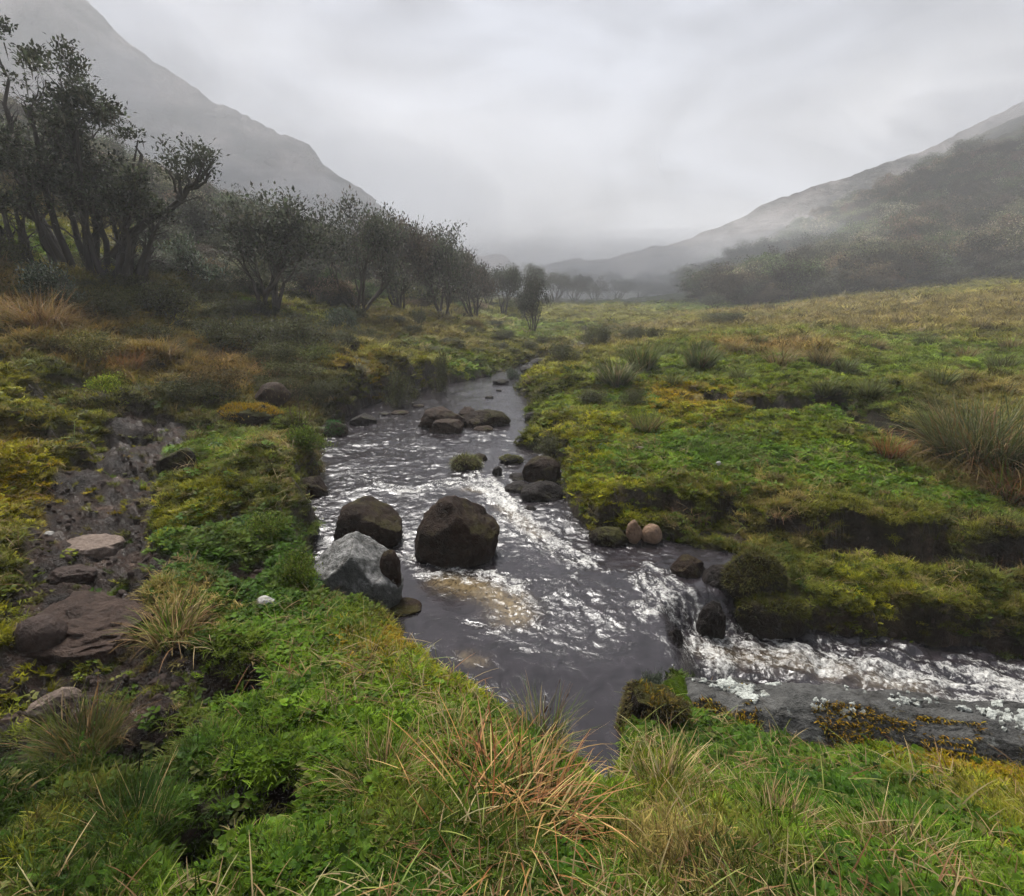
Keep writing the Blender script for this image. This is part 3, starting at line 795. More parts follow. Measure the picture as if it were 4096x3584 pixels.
# ------------------------------------------------------------------ rocks
def mat_rock(name, c0, c1, moss=0.0, mosscol=(.05, .055, .012), lichen=0.0, lichcol=(.30, .31, .28), wet=.0, top=None, bump=.7, scale=1.0, moss_lo=.1):
    t = NT(name)
    v = t.coord(scale)
    nb = t.noise(v, 5.5, 6, .62, .3); nf = t.noise(v, 34, 6, .68); ng = t.noise(v, 110, 3, .6)
    c = t.mix(nb, c0, c1)
    c = t.mix(.75, c, t.ramp(nf, [(.25, .35), (.5, .95), (.75, 1.6)]), 'MULTIPLY')
    geo = t.n("NewGeometry"); sp = t.n("SeparateXYZ"); t.l(geo.outputs["Normal"], sp.inputs[0])
    up = sp.outputs[2]
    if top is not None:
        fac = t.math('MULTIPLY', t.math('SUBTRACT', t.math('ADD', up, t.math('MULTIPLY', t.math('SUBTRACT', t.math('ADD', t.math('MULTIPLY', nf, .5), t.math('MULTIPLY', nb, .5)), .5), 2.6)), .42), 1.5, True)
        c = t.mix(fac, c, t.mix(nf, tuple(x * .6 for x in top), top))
    if lichen > 0:
        nl = t.noise(v, 9, 5, .7, 1.0)
        fac = t.math('MULTIPLY', t.math('SUBTRACT', nl, .78 - lichen * .3), 14.0, True)
        c = t.mix(fac, c, t.mix(ng, tuple(x * .5 for x in lichcol), lichcol))
    if moss > 0:
        nm = t.noise(v, 4.2, 5, .65)
        a = t.math('ADD', t.math('MULTIPLY', up, .55), t.math('MULTIPLY', t.math('SUBTRACT', nm, .5), 2.2))
        fac = t.math('MULTIPLY', t.math('ADD', a, moss - .75 - moss_lo + .1), 4.0, True)
        c = t.mix(fac, c, t.mix(nf, tuple(x * .4 for x in mosscol), tuple(x * 1.5 for x in mosscol)))
    vo = t.n("TexVoronoi", Scale=2.6); vo.feature = 'DISTANCE_TO_EDGE'
    nzv = t.n("TexNoise", Scale=7, Detail=4); t.l(v, nzv.inputs["Vector"])
    mv = t.mix(.22, v, nzv.outputs["Color"]); t.l(mv, vo.inputs["Vector"])
    crk = t.ramp(vo.outputs["Distance"], [(0.0, 0.0), (.035, 1.0)])
    c = t.mix(1.0, c, t.mix(crk, (.72, .70, .68), (1, 1, 1)), 'MULTIPLY')
    h = t.math('ADD', t.math('ADD', t.math('MULTIPLY', nf, 1.0), t.math('MULTIPLY', ng, .35)), t.math('MULTIPLY', crk, .16))
    return t.bsdf(c, t.math('SUBTRACT', .85 - .3 * wet, t.math('MULTIPLY', nf, .3)), 0.04 + .12 * wet, t.bump(h, bump, .025 / scale))

R_DARK = mat_rock("wet_brown_rock", (.006, .0035, .0025), (.034, .019, .011), moss=.36, mosscol=(.030, .024, .005), lichen=.10, lichcol=(.07, .06, .045), wet=.35, bump=1.0)
R_BROWN = mat_rock("brown_rock_with_lichen", (.012, .008, .006), (.060, .038, .026), moss=.22, mosscol=(.03, .028, .006), lichen=.42, lichcol=(.19, .17, .15), wet=.3, bump=1.0)
R_BLACK = mat_rock("black_wet_rock", (.004, .003, .003), (.018, .012, .009), moss=.25, mosscol=(.02, .017, .004), wet=.6, bump=1.0)
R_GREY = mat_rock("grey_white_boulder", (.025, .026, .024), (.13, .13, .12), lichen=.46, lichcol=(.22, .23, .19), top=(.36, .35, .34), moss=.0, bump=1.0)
R_MOSSY = mat_rock("moss_covered_rock", (.006, .0045, .003), (.026, .018, .012), moss=.55, mosscol=(.034, .032, .006), wet=.3, bump=1.0)
R_GOLD = mat_rock("golden_moss_rock", (.015, .010, .007), (.06, .042, .032), moss=.50, mosscol=(.13, .085, .006), wet=.1, bump=1.0)
R_PINK = mat_rock("pink_striped_stone", (.09, .055, .036), (.25, .165, .11), lichen=.25, lichcol=(.33,.25,.19), wet=.3, bump=.6)
R_RED = mat_rock("reddish_muddy_slab", (.008, .005, .004), (.075, .048, .036), lichen=.40, lichcol=(.17, .125, .10), wet=.5, bump=1.0)
R_PALE = mat_rock("pale_stone", (.20, .19, .175), (.40, .385, .36), bump=.6)
R_MUDR = mat_rock("muddy_brown_stone", (.018, .012, .010), (.065, .044, .036), lichen=.1, wet=.5, bump=.8)
R_TAN = mat_rock("pale_muddy_rock", (.07, .05, .04), (.24, .185, .15), wet=.4, bump=1.0)
R_SLAB = mat_rock("dark_lichen_slab", (.010, .010, .011), (.13, .128, .12), lichen=.62, lichcol=(.26, .27, .25), moss=.0, wet=.35, bump=1.0)
M_LICH = mat_rock("white_lichen", (.20, .21, .19), (.56, .58, .54), lichen=.2, lichcol=(.25, .23, .18), bump=1.0, scale=2.2)

_ico = {}
def ico(n):
    if n not in _ico:
        import bmesh
        bm = bmesh.new(); bmesh.ops.create_icosphere(bm, subdivisions=n, radius=1)
        v = np.array([p.co[:] for p in bm.verts]); f = np.array([[q.index for q in g.verts] for g in bm.faces]); bm.free()
        _ico[n] = (v, f)
    return _ico[n]

def rock_shape(rx, ry, rz, seed, sub=5, rough=.16, facets=7, cmin=.72, planes=None, box=0.0, yaw=None):
    v, f = ico(sub); v = v.copy()
    rng = np.random.default_rng(seed)
    if box:
        q = np.abs(v) ** (1 / (1 + box)); v = np.sign(v) * q; 
        v /= np.maximum(1, np.abs(v).max(1))[:, None] ** .0
    for k in range(facets):
        n = rng.normal(size=3); n /= np.linalg.norm(n); c = cmin + rng.random() * .22
        d = v @ n - c; v -= np.outer(np.maximum(d, 0), n) * .92
    for n, c in (planes or ()):
        n = np.array(n, float); n /= np.linalg.norm(n)
        d = v @ n - c; v -= np.outer(np.maximum(d, 0), n) * .97
    nn = v / (np.linalg.norm(v, axis=1)[:, None] + 1e-9)
    s = seed * 3.7
    v += nn * (rough * fbm3(v * 1.5 + s, seed, 3) + rough * .45 * fbm3(v * 5 + s, seed + 3, 3) + .034 * fbm3(v * 13 + s, seed + 5, 3))[:, None]
    v *= np.array([rx, ry, rz])
    if yaw:
        c, s_ = math.cos(yaw), math.sin(yaw)
        v = np.stack([v[:, 0] * c - v[:, 1] * s_, v[:, 0] * s_ + v[:, 1] * c, v[:, 2]], 1)
    return v, f

ROCKS = []
def rock(label, box4, zb, mat, seed, cat="boulder", name=None, dr=.85, sink=.22, group=None, **kw):
    U0, V0, U1, V1 = box4
    dx, dy, dz = ray((U0 + U1) / 2, V1)
    t = (zb - CAMZ) / dz
    V1s = V1 + (V1 - V0) * sink
    rx = (U1 - U0) / F * t / 2 * 1.03
    ry = rx * dr
    tc_ = t + ry * .55
    rx *= tc_ / t
    dx, dy, dz = ray((U0 + U1) / 2, (V0 + V1s) / 2)
    a = math.atan2(-dz, dy)
    ph = (V1s - V0) / F * tc_ / 2 * math.cos(a - PITCH)
    rz = math.sqrt(max(ph * ph - (ry * math.sin(a)) ** 2, (ph * .35) ** 2)) / math.cos(a)
    c = Vector((dx * tc_, dy * tc_, CAMZ + dz * tc_))
    v, f = rock_shape(rx, ry, rz, seed, **kw)
    # fit the silhouette width
    me = new_mesh(name or cat.replace(" ", "_"), v, f, mats=[mat])
    o = tag(link(name or cat.replace(" ", "_"), me, loc=c), label, cat, group)
    ROCKS.append((c.x, c.y, c.z, rx, ry, rz))
    return o, v + np.array(c), f, c

def vnormals(v, f):
    n = np.cross(v[f[:, 1]] - v[f[:, 0]], v[f[:, 2]] - v[f[:, 0]])
    out = np.zeros_like(v)
    for k in range(3):
        np.add.at(out, f[:, k], n)
    return out / (np.linalg.norm(out, axis=1)[:, None] + 1e-9)

def fur(parent, v, f, c, count, length, width, colr, seed=1, upmin=.1, name="moss", thr=-.05, droop=1.0, zmin=-9, nscale=6, lab=None, pred=None):
    """short shoots growing over part of a rock"""
    rng = np.random.default_rng(seed)
    tri = v[f]; ar = np.linalg.norm(np.cross(tri[:, 1] - tri[:, 0], tri[:, 2] - tri[:, 0]), axis=1)
    N = vnormals(v, f)
    fi = rng.choice(len(f), count * 3, p=ar / ar.sum())
    w = rng.dirichlet((1, 1, 1), count * 3)
    p = (tri[fi] * w[:, :, None]).sum(1); n = (N[f[fi]] * w[:, :, None]).sum(1)
    k = (n[:, 2] > upmin) & (fbm3(p * nscale + seed, seed, 3) > thr) & (p[:, 2] > zmin)
    if pred is not None: k &= pred(p)
    p = p[k][:count]; n = n[k][:count]
    m = len(p)
    if m < 5: return None
    n = n + rng.normal(size=(m, 3)) * .35
    az = np.arctan2(n[:, 0], n[:, 1]); inc = np.arccos(np.clip(n[:, 2] / np.linalg.norm(n, axis=1), -1, 1))
    bv, bf, bc = blades(p - np.array(c), az, length * (.5 + rng.random(m)), width, inc * .8, inc + droop * rng.random(m), 2, vcol(colr, m, rng, .45, .15), rng.normal(size=m))
    return tag(link(name, new_mesh(name, bv, bf, bc, mats=[M_LEAF]), parent), None, None, None, 'stuff')

OLV = (.085, .085, .018)
# the main boulders in the stream
o, v_, f_, c_ = rock("largest boulder, rounded and dark brown, midstream in the foreground", (826, 990, 996, 1128), 0, R_DARK, 11, dr=.8, sub=5, rough=.13, facets=9, cmin=.80,
     planes=[((-.95, -.1, .25), .80), ((.62, -.2, .78), .74), ((0, -1, .35), .84)])
fur(o, v_, f_, c_, 1500, .012, .003, (.055, .05, .014), 3, .25, thr=.12)
o, v_, f_, c_ = rock("dark smooth boulder behind the grey angular one, on its left waterside", (666, 993, 806, 1098), 0, R_DARK, 14, dr=.8, sub=5, rough=.12, facets=7, cmin=.8, planes=[((.6, -.1, .75), .66), ((-.9, 0, .2), .78)])
fur(o, v_, f_, c_, 700, .012, .003, (.06, .055, .018), 4, .3, thr=.15)
o, v_, f_, c_ = rock("angular grey and white boulder leaning on the left bank", (618, 1058, 806, 1240), .0, R_GREY, 21, dr=.75, sink=.12, sub=5, rough=.08, facets=4, cmin=.8,
     planes=[((.62, -.25, .72), .50), ((-.50, -.30, .80), .56), ((.05, -.95, .40), .55), ((.75, -.65, .1), .72), ((-.85, -.5, -.05), .72), ((-.1, -.5, .85), .70)])
rock("small mossy rock wedged at the right flank of the grey boulder", (755, 1100, 806, 1215), 0, R_DARK, 23, dr=1.2, rough=.12)
rock("flat dark rock awash just right of the grey boulder's foot", (770, 1195, 842, 1226), 0, R_DARK, 24, cat="rock", rough=.14, dr=.9)
# group upstream
o, v_, f_, c_ = rock("brown lichen-spotted boulder, left in the midstream group of three", (834, 812, 926, 858), .08, R_BROWN, 31, rough=.15, dr=.7, planes=[((-.9, 0, .3), .75)])
rock("blocky brown boulder at the front of the midstream group", (860, 834, 928, 869), .07, R_BROWN, 33, rough=.12, dr=.7, sink=.3, planes=[((0, -1, 0), .6), ((0, 0, 1), .7)])
o, v_, f_, c_ = rock("long dark moss-covered boulder, right in the midstream group", (922, 818, 1018, 853), .08, R_DARK, 35, rough=.10, dr=.6)
fur(o, v_, f_, c_, 900, .02, .006, (.05, .055, .016), 5, .2, thr=.0)
rock("pale brown rock peeping out behind the long mossy boulder", (915, 814, 952, 840), .09, R_BROWN, 36, cat="rock", rough=.15)
rock("small brown rock at the water's edge in front of the long mossy boulder", (949, 850, 987, 865), .07, R_BROWN, 37, cat="rock")
rock("little brown rock between the blocky and the long mossy boulder", (932, 838, 966, 858), .075, R_DARK, 38, cat="rock")
rock("pointed black rock in the shallows near the left bank", (700, 822, 752, 850), .08, R_BLACK, 41, rough=.12, cat="rock", dr=.8, planes=[((.6, 0, .8), .5), ((-.6, 0, .8), .5)])
o, v_, f_, c_ = rock("rounded rock with bright green moss against the left bank", (640, 842, 695, 875), .06, R_DARK, 42, cat="rock")
fur(o, v_, f_, c_, 900, .022, .007, (.03, .12, .02), 6, .1, thr=-.05, pred=lambda p: p[:, 0] > c_[0] - .1)
rock("low flat brown rock awash left of the midstream group", (783, 820, 817, 829), .09, R_BROWN, 43, cat="rock", dr=.8)
rock("barely showing dark rock beside the pointed black one", (755, 823, 780, 831), .09, R_BLACK, 44, cat="rock")
rock("flat pinkish rock just breaking the surface upstream", (826, 808, 848, 815), .1, R_BROWN, 45, cat="rock")
o, v_, f_, c_ = rock("mossy hummock-topped rock trailing long grass midstream", (903, 912, 960, 944), .04, R_DARK, 46, cat="rock", rough=.1)
fur(o, v_, f_, c_, 900, .05, .006, (.11, .11, .03), 7, .0, name="grass", thr=-.4, droop=2.2)
rock("small bare brown rock right behind the grassy-topped rock", (944, 906, 976, 925), .05, R_DARK, 47, cat="rock")
o, v_, f_, c_ = rock("flat black rock with a yellow-green moss cap near the right bank", (1000, 909, 1046, 932), .04, R_BLACK, 48, cat="rock")
fur(o, v_, f_, c_, 500, .018, .006, (.15, .15, .02), 8, .6, thr=-.2, nscale=3)
o, v_, f_, c_ = rock("round dark brown boulder touching the right bank", (1046, 912, 1124, 972), .03, R_DARK, 51, rough=.09, dr=.8)
rock("low black rock left of the round boulder by the right bank", (1012, 946, 1064, 968), .02, R_BLACK, 52, cat="rock")
rock("wet black rock below the round boulder, left of the mossy one", (1008, 962, 1062, 992), .02, R_BLACK, 53, cat="rock")
o, v_, f_, c_ = rock("dark boulder with a grassy moss patch below the round one, right bank", (1042, 960, 1126, 1010), .02, R_BLACK, 54, rough=.1, dr=.7)
fur(o, v_, f_, c_, 900, .03, .006, (.14, .13, .022), 9, .2, thr=-.1, nscale=3, pred=lambda p: p[:, 0] < c_[0] + .02)
rock("small black stone poking from the white water", (1047, 1011, 1073, 1032), .01, R_BLACK, 55, cat="stone")
rock("tiny wet black rock between the moss-capped and low black rocks", (984, 932, 1004, 955), .04, R_BLACK, 56, cat="rock")
rock("dark rock under the overhanging right bank, beside the pale stones", (1180, 1050, 1255, 1090), 0, R_MOSSY, 57, cat="rock", dr=.7)
rock("dark rounded rock under the right terrace, far edge of the pool", (1048, 822, 1078, 846), .08, R_BLACK, 58, cat="rock")
# far upstream
rock("flat black rock in mid-channel far upstream", (986, 757, 1018, 768), .14, R_BLACK, 61, cat="rock")
rock("tiny black rock downstream of the flat black one", (970, 791, 986, 797), .11, R_BLACK, 62, cat="rock")
rock("tiny dark rock upstream, close to the flat black rock", (992, 778, 1004, 782), .12, R_BLACK, 66, cat="rock")
rock("dark rock heap in the far upstream channel, lower of two", (1040, 731, 1078, 746), .17, R_BLACK, 63, cat="rock")
rock("dark rock heap in the far upstream channel, upper of two", (1062, 716, 1092, 729), .18, R_BLACK, 64, cat="rock")
rock("dark mossy rock at the far bend where the stream vanishes", (1120, 690, 1160, 700), .2, R_MOSSY, 65, cat="rock")
# right side channel and falls
rock("brown water-washed rock at the crest of the falls, left", (1338, 1108, 1412, 1150), 0.0, R_DARK, 71, cat="rock", dr=.8, rough=.2, sink=.6)
rock("low dark rock the water slides over above the little fall", (1405, 1128, 1475, 1165), 0.02, R_BLACK, 72, cat="rock", dr=.8, sink=.5)
o, v_, f_, c_ = rock("broad mossy brown rock right of the little fall", (1450, 1108, 1570, 1190), 0.0, R_MOSSY, 73, dr=.6, box=.15)
fur(o, v_, f_, c_, 2600, .030, .007, (.07, .065, .012), 10, .0, thr=-.2)
o, v_, f_, c_ = rock("dark square mossy block below the little fall, right bank", (1478, 1185, 1610, 1268), -.2, R_MOSSY, 74, dr=.6, box=.2, rough=.1)
fur(o, v_, f_, c_, 2600, .030, .007, (.085, .085, .012), 11, .15, thr=-.2)
rock("smooth black rock splitting the falls", (1395, 1206, 1450, 1262), -.14, R_BLACK, 75, cat="rock", dr=.8, rough=.22, sink=.5)
rock("black wet rock at the left lip of the falls", (1334, 1258, 1366, 1300), -.08, R_BLACK, 76, cat="rock", dr=.8, rough=.22, sink=.5)
rock("upright pinkish stone standing in the right bank", (1253, 1040, 1284, 1078), .05, R_PINK, 81, cat="stone", dr=.6, rough=.10, facets=6, sink=.3)
rock("round pinkish stone with fine stripes in the right bank", (1284, 1048, 1323, 1079), .05, R_PINK, 82, cat="stone", dr=.8, rough=.10, facets=3, sink=.4)
# path and left bank
o, v_, f_, c_ = rock("wide flat reddish slab set in the muddy path", (62, 1150, 312, 1305), .40, R_RED, 91, cat="rock slab", name="rock_slab", dr=.75, sink=.55, sub=6, rough=.34, facets=2, planes=[((.05, -.05, 1), .22), ((.97, -.1, .1), .78)], box=.25)
rock("smooth round brown stone on the path beside the reddish slab", (38, 1228, 128, 1312), .44, R_MUDR, 92, dr=.9, sink=.12, rough=.06, facets=2)
rock("small grey-white stone lying on the clover bank", (514, 1190, 549, 1213), .38, R_PALE, 93, cat="stone", rough=.08, sink=.1)
rock("long pale muddy rock in the middle of the path", (100, 1058, 245, 1118), .42, R_TAN, 94, cat="rock", dr=.6, rough=.12, planes=[((0, 0, 1), .45)], sink=.45)
rock("dark ridge of rock across the path below the pale one", (100, 1128, 190, 1165), .44, R_MUDR, 95, cat="rock", dr=.6, rough=.18)
rock("pale slanting rock at the left edge of the foreground mud", (62, 1374, 160, 1432), .42, R_TAN, 96, cat="rock", dr=.45, rough=.14, planes=[((-.5, 0, .85), .5)], yaw=.3)
rock("small brown stone sticking up left of the path's narrowing", (183, 958, 226, 994), .46, R_MUDR, 97, cat="stone", rough=.15)
rock("white stone at the left picture edge by the mossy bank", (18, 1090, 46, 1108), .5, R_PALE, 98, cat="stone")
rock("little white stone below the mossy bank, left of the path", (88, 1062, 108, 1074), .5, R_PALE, 99, cat="stone")
rock("pale chip of rock on the left path edge", (52, 1118, 84, 1136), .48, R_TAN, 100, cat="stone")
rock("small tan pebble on the right edge of the path", (320, 1106, 342, 1124), .43, R_TAN, 101, cat="pebble")
rock("tiny white pebble right of the tan pebble", (356, 1116, 370, 1128), .43, R_PALE, 102, cat="pebble")
rock("tilted mossy slab with a pale edge right of the path", (308, 888, 392, 950), .47, R_MOSSY, 103, cat="rock", dr=.5, planes=[((-.45, 0, .9), .45)], rough=.1)
o, v_, f_, c_ = rock("golden moss-topped flat rock above the path end", (440, 806, 560, 846), .48, R_MOSSY, 104, dr=.7, rough=.22, sink=.4)
fur(o, v_, f_, c_, 2600, .035, .010, (.25, .165, .010), 12, .1, thr=-.08, nscale=4)
rock("brown bare boulder among heather behind the golden rock", (512, 764, 580, 806), .6, R_BROWN, 105, dr=.8, rough=.08)
rock("grey flat stone on the path behind the mud", (390, 790, 455, 822), .52, R_RED, 106, cat="rock", dr=.7, planes=[((0, 0, 1), .4)])
o, v_, f_, c_ = rock("long rock with a yellow moss crest on the left bank", (615, 714, 708, 752), .62, R_GOLD, 107, dr=.6, box=.15)
fur(o, v_, f_, c_, 2600, .055, .014, (.19, .155, .012), 13, .0, thr=-.15, nscale=3)
rock("low brown rock in the water under the left shrubs", (585, 950, 655, 1000), .03, R_DARK, 108, cat="rock", dr=.8)
rock("brown rock in the left shallows upstream of the boulders", (590, 1030, 640, 1065), .03, R_DARK, 109, cat="rock", dr=.8)
rock("little grey stone lying on the lawn of the right terrace", (1272, 892, 1290, 900), .4, R_TAN, 110, cat="stone", sink=.3)
rock("tiny white stone near the edge of the right lawn", (1432, 922, 1442, 929), .4, R_PALE, 111, cat="stone", sink=.3)
# lichen slab in the foreground
def slab():
    a = np.array(P(1335, 1375, .0)); b = np.array(P(2420, 1520, .0))
    mid = (a + b) / 2; L = np.linalg.norm(b - a) / 2 + .05; yaw = math.atan2(b[1] - a[1], b[0] - a[0])
    c = Vector((mid[0], mid[1] - .05, -.13)); global SLAB_AX; SLAB_AX = [tuple(a), tuple(b)]
    v, f = rock_shape(L, .19, .24, 205, sub=6, rough=.0, facets=0, box=.55)
    n = vnormals(v, f)
    v += n * (0.075 * fbm3(v * 2.6, 7, 3) + .050 * fbm3(v * 7, 8, 3) + .014 * fbm3(v * 30, 9, 2))[:, None]
    v[:, 2] -= np.maximum(0, -v[:, 1] - .02) * .55
    cs, sn = math.cos(yaw), math.sin(yaw)
    v = np.stack([v[:, 0] * cs - v[:, 1] * sn, v[:, 0] * sn + v[:, 1] * cs, v[:, 2]], 1)
    o = tag(link("boulder", new_mesh("boulder", v, f, mats=[R_SLAB]), loc=c), "long low boulder crusted with white lichen and golden moss, foreground right", "boulder")
    return o, v + np.array(c), f, c
slab_o, sv, sf, sc_ = slab()
from mathutils.bvhtree import BVHTree
bvh = BVHTree.FromPolygons([tuple(p) for p in sv], [tuple(int(i) for i in q) for q in sf])
def lichen(U, V, rpx, seed):
    d = Vector(ray(U, V)).normalized()
    loc, nrm, _, _ = bvh.ray_cast(Vector((0, 0, CAMZ)), d)
    if loc is None: return
    R = 1.3 * rpx / F * loc.y
    rng = np.random.default_rng(seed)
    t1 = nrm.orthogonal().normalized(); t2 = nrm.cross(t1)
    V_, nr, na = [], 6, 30
    for i in range(nr + 1):
        for j in range(na):
            a = j / na * 2 * math.pi
            k = 1 + .22 * math.sin(a * 3 + seed) + .15 * math.sin(a * 7 + seed * 2) + .10 * math.sin(a * 13 + seed)
            r = R * k * i / nr
            p = loc + t1 * (math.cos(a) * r) + t2 * (math.sin(a) * r)
            q, n2, _, _ = bvh.find_nearest(p)
            hgt = (.0045 + .004 * rng.random()) * (1 if i < nr else -.3)
            V_.append(q + n2 * hgt)
    Fc = []
    for i in range(nr):
        for j in range(na):
            Fc.append((i * na + j, (i + 1) * na + j, (i + 1) * na + (j + 1) % na, i * na + (j + 1) % na))
    v = np.array([p[:] for p in V_]) - np.array(sc_)
    link("lichen_patch", new_mesh("lichen_patch", v, np.array(Fc), mats=[M_LICH]), slab_o)
rl = np.random.default_rng(66); nlich = 0
for U, V, r in [(1440,1358,50),(1492,1374,40),(1400,1346,26),(1530,1362,30),(1640,1412,18),(1705,1422,20),(1812,1400,26),(1860,1395,20),(1600,1350,20),(1750,1365,18),(1935,1405,22),(1990,1422,28),(2030,1442,28),(1350,1350,14),(1900,1372,16),(2010,1392,18),(1680,1372,16)]:
    for q in range(int(3 + r * .42)):
        a = rl.random() * 6.28; d = r * 1.25 * math.sqrt(rl.random())
        if nlich < 298:
            lichen(U + math.cos(a) * d * 1.15, V + math.sin(a) * d * .62, (.09 + .30 * rl.random() ** 1.5) * r * (1.25 - .6 * d / r) + 1.0, nlich + 1); nlich += 1
nS = vnormals(sv, sf)
front = (nS[:, 1] < -.35)
ff = sf[front[sf].all(1)]
fur(slab_o, sv, ff, sc_, 12000, .020, .009, (.22, .14, .008), 21, -.7, thr=-.06, nscale=4.5)
fur(slab_o, sv, ff, sc_, 3000, .02, .005, (.07, .06, .02), 22, -.9, thr=-.15, nscale=4.5)
o, v_, f_, c_ = rock("dark moss-draped rock at the left end of the lichen boulder", (1240, 1345, 1372, 1480), .0, R_MOSSY, 121, dr=.6, sink=.25, rough=.26, planes=[((.1, 0, 1), .45)], box=.2)
fur(o, v_, f_, c_, 2600, .02, .005, (.075, .06, .018), 23, -.2, thr=-.1)
fur(o, v_, f_, c_, 500, .022, .008, (.16, .11, .012), 24, .3, thr=.25)
RK = np.array(ROCKS)
def on_rock(x, y, k=.92):
    m = np.zeros(len(x), bool)
    for cx, cy, cz, rx, ry, rz in RK:
        m |= ((x - cx) / (rx * k)) ** 2 + ((y - cy) / (ry * k)) ** 2 < 1
    m |= poly_sd(np.asarray(x), np.asarray(y) + .06, SLAB_AX, closed=False) < .15
    return m
print("rocks ready")

# ------------------------------------------------------------------ ground cover, scattered
def proto(name, parts, mat=None):
    v, f, c = join(parts)
    return bpy.data.objects.new(name, new_mesh(name, v, f, c, mats=[mat or M_TINT]))

def proto_turf(seed, n=46, spread=.75):
    r = np.random.default_rng(seed)
    a = r.random(n) * 6.283; d = np.sqrt(r.random(n)) * spread
    b = np.stack([np.sin(a) * d, np.cos(a) * d, np.full(n, -.12)], 1)
    col = vcol((1, 1, 1), n, r, .45, .14)
    dry = r.random(n) < .16; col[dry] = vcol((2.3, 1.55, 1.6), int(dry.sum()), r, .3)
    col = np.minimum(col, 2.6)
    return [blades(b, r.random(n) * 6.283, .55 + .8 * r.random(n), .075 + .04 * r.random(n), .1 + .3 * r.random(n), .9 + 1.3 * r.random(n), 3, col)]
def proto_long(seed, n=34):
    r = np.random.default_rng(seed)
    a = r.random(n) * 6.283; d = np.sqrt(r.random(n)) * .28
    b = np.stack([np.sin(a) * d, np.cos(a) * d, np.full(n, -.05)], 1)
    col = vcol((1, 1, 1), n, r, .5, .14)
    dry = r.random(n) < .35; col[dry] = vcol((1.9, 1.45, 1.5), int(dry.sum()), r, .35)
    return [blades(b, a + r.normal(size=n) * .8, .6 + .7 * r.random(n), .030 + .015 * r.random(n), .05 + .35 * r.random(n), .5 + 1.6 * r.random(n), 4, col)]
def proto_clover(seed, n=17):
    r = np.random.default_rng(seed); out = []
    for k in range(n):
        a = r.random() * 6.283; d = math.sqrt(r.random()) * .8
        cx, cy, cz = math.sin(a) * d, math.cos(a) * d, .25 + .55 * r.random()
        R = .12 + .13 * r.random(); m = 7
        an = np.arange(m) / m * 6.283 + r.random()
        tx, ty = r.normal() * .35, r.normal() * .35
        rr_ = R * (1 + .18 * np.cos(an * 3.5)); px, py = np.cos(an) * rr_, np.sin(an) * rr_
        v = np.vstack([[[cx, cy, cz - R * .25]], np.stack([cx + px, cy + py, cz + px * tx + py * ty], 1)])
        f = np.array([[0, 1 + i, 1 + (i + 1) % m] for i in range(m)])
        c = vcol((1, 1, 1), 1, r, .45, .15)[0]; cc = np.tile(c, (m + 1, 1)); cc[0] *= .6
        out.append((v, f, cc))
    s = proto_turf(seed + 50, 8, .8)[0]
    out.append(s); return out
def proto_moss(seed, n=40):
    """a little cushion of pointed shoots"""
    r = np.random.default_rng(seed); out = []
    a = r.random(n) * 6.283; d = np.sqrt(r.random(n)) * .85
    b = np.stack([np.sin(a) * d, np.cos(a) * d, np.full(n, -.05) + .25 * (1 - d)], 1)
    col = vcol((1, 1, 1), n, r, .5, .16)
    out.append(blades(b, r.random(n) * 6.283, .45 + .5 * r.random(n), .17 + .06 * r.random(n), .2 + .8 * r.random(n), .9 + 1.2 * r.random(n), 2, col, tipw=.05))
    return out
def proto_frond(seed, n=9):
    """small ferny shoots with paired leaflets"""
    r = np.random.default_rng(seed); out = []
    for k in range(n):
        a = r.random() * 6.283; d = math.sqrt(r.random()) * .5; x0, y0 = math.sin(a) * d, math.cos(a) * d
        az = r.random() * 6.283; tl = .5 + .6 * r.random(); L = .8 + .5 * r.random(); m = 12
        t = np.repeat(np.linspace(.15, 1, m // 1), 2); sd = np.tile([-1, 1], m)
        px = x0 + np.sin(az) * np.sin(tl) * t * L; py = y0 + np.cos(az) * np.sin(tl) * t * L; pz = np.cos(tl) * t * L * (1 - .25 * t)
        col = vcol((1, 1, 1), 2 * m, r, .35, .12) * (.6 + .4 * t[:, None])
        out.append(leaves(np.stack([px, py, pz], 1), az + sd * 1.1, 1.2 + .3 * r.random(2 * m), .26 * (1.15 - t * .7), .11, col))
    return out

def make_coll(name, protos):
    c = bpy.data.collections.new(name)
    for p in protos: c.objects.link(p)
    return c

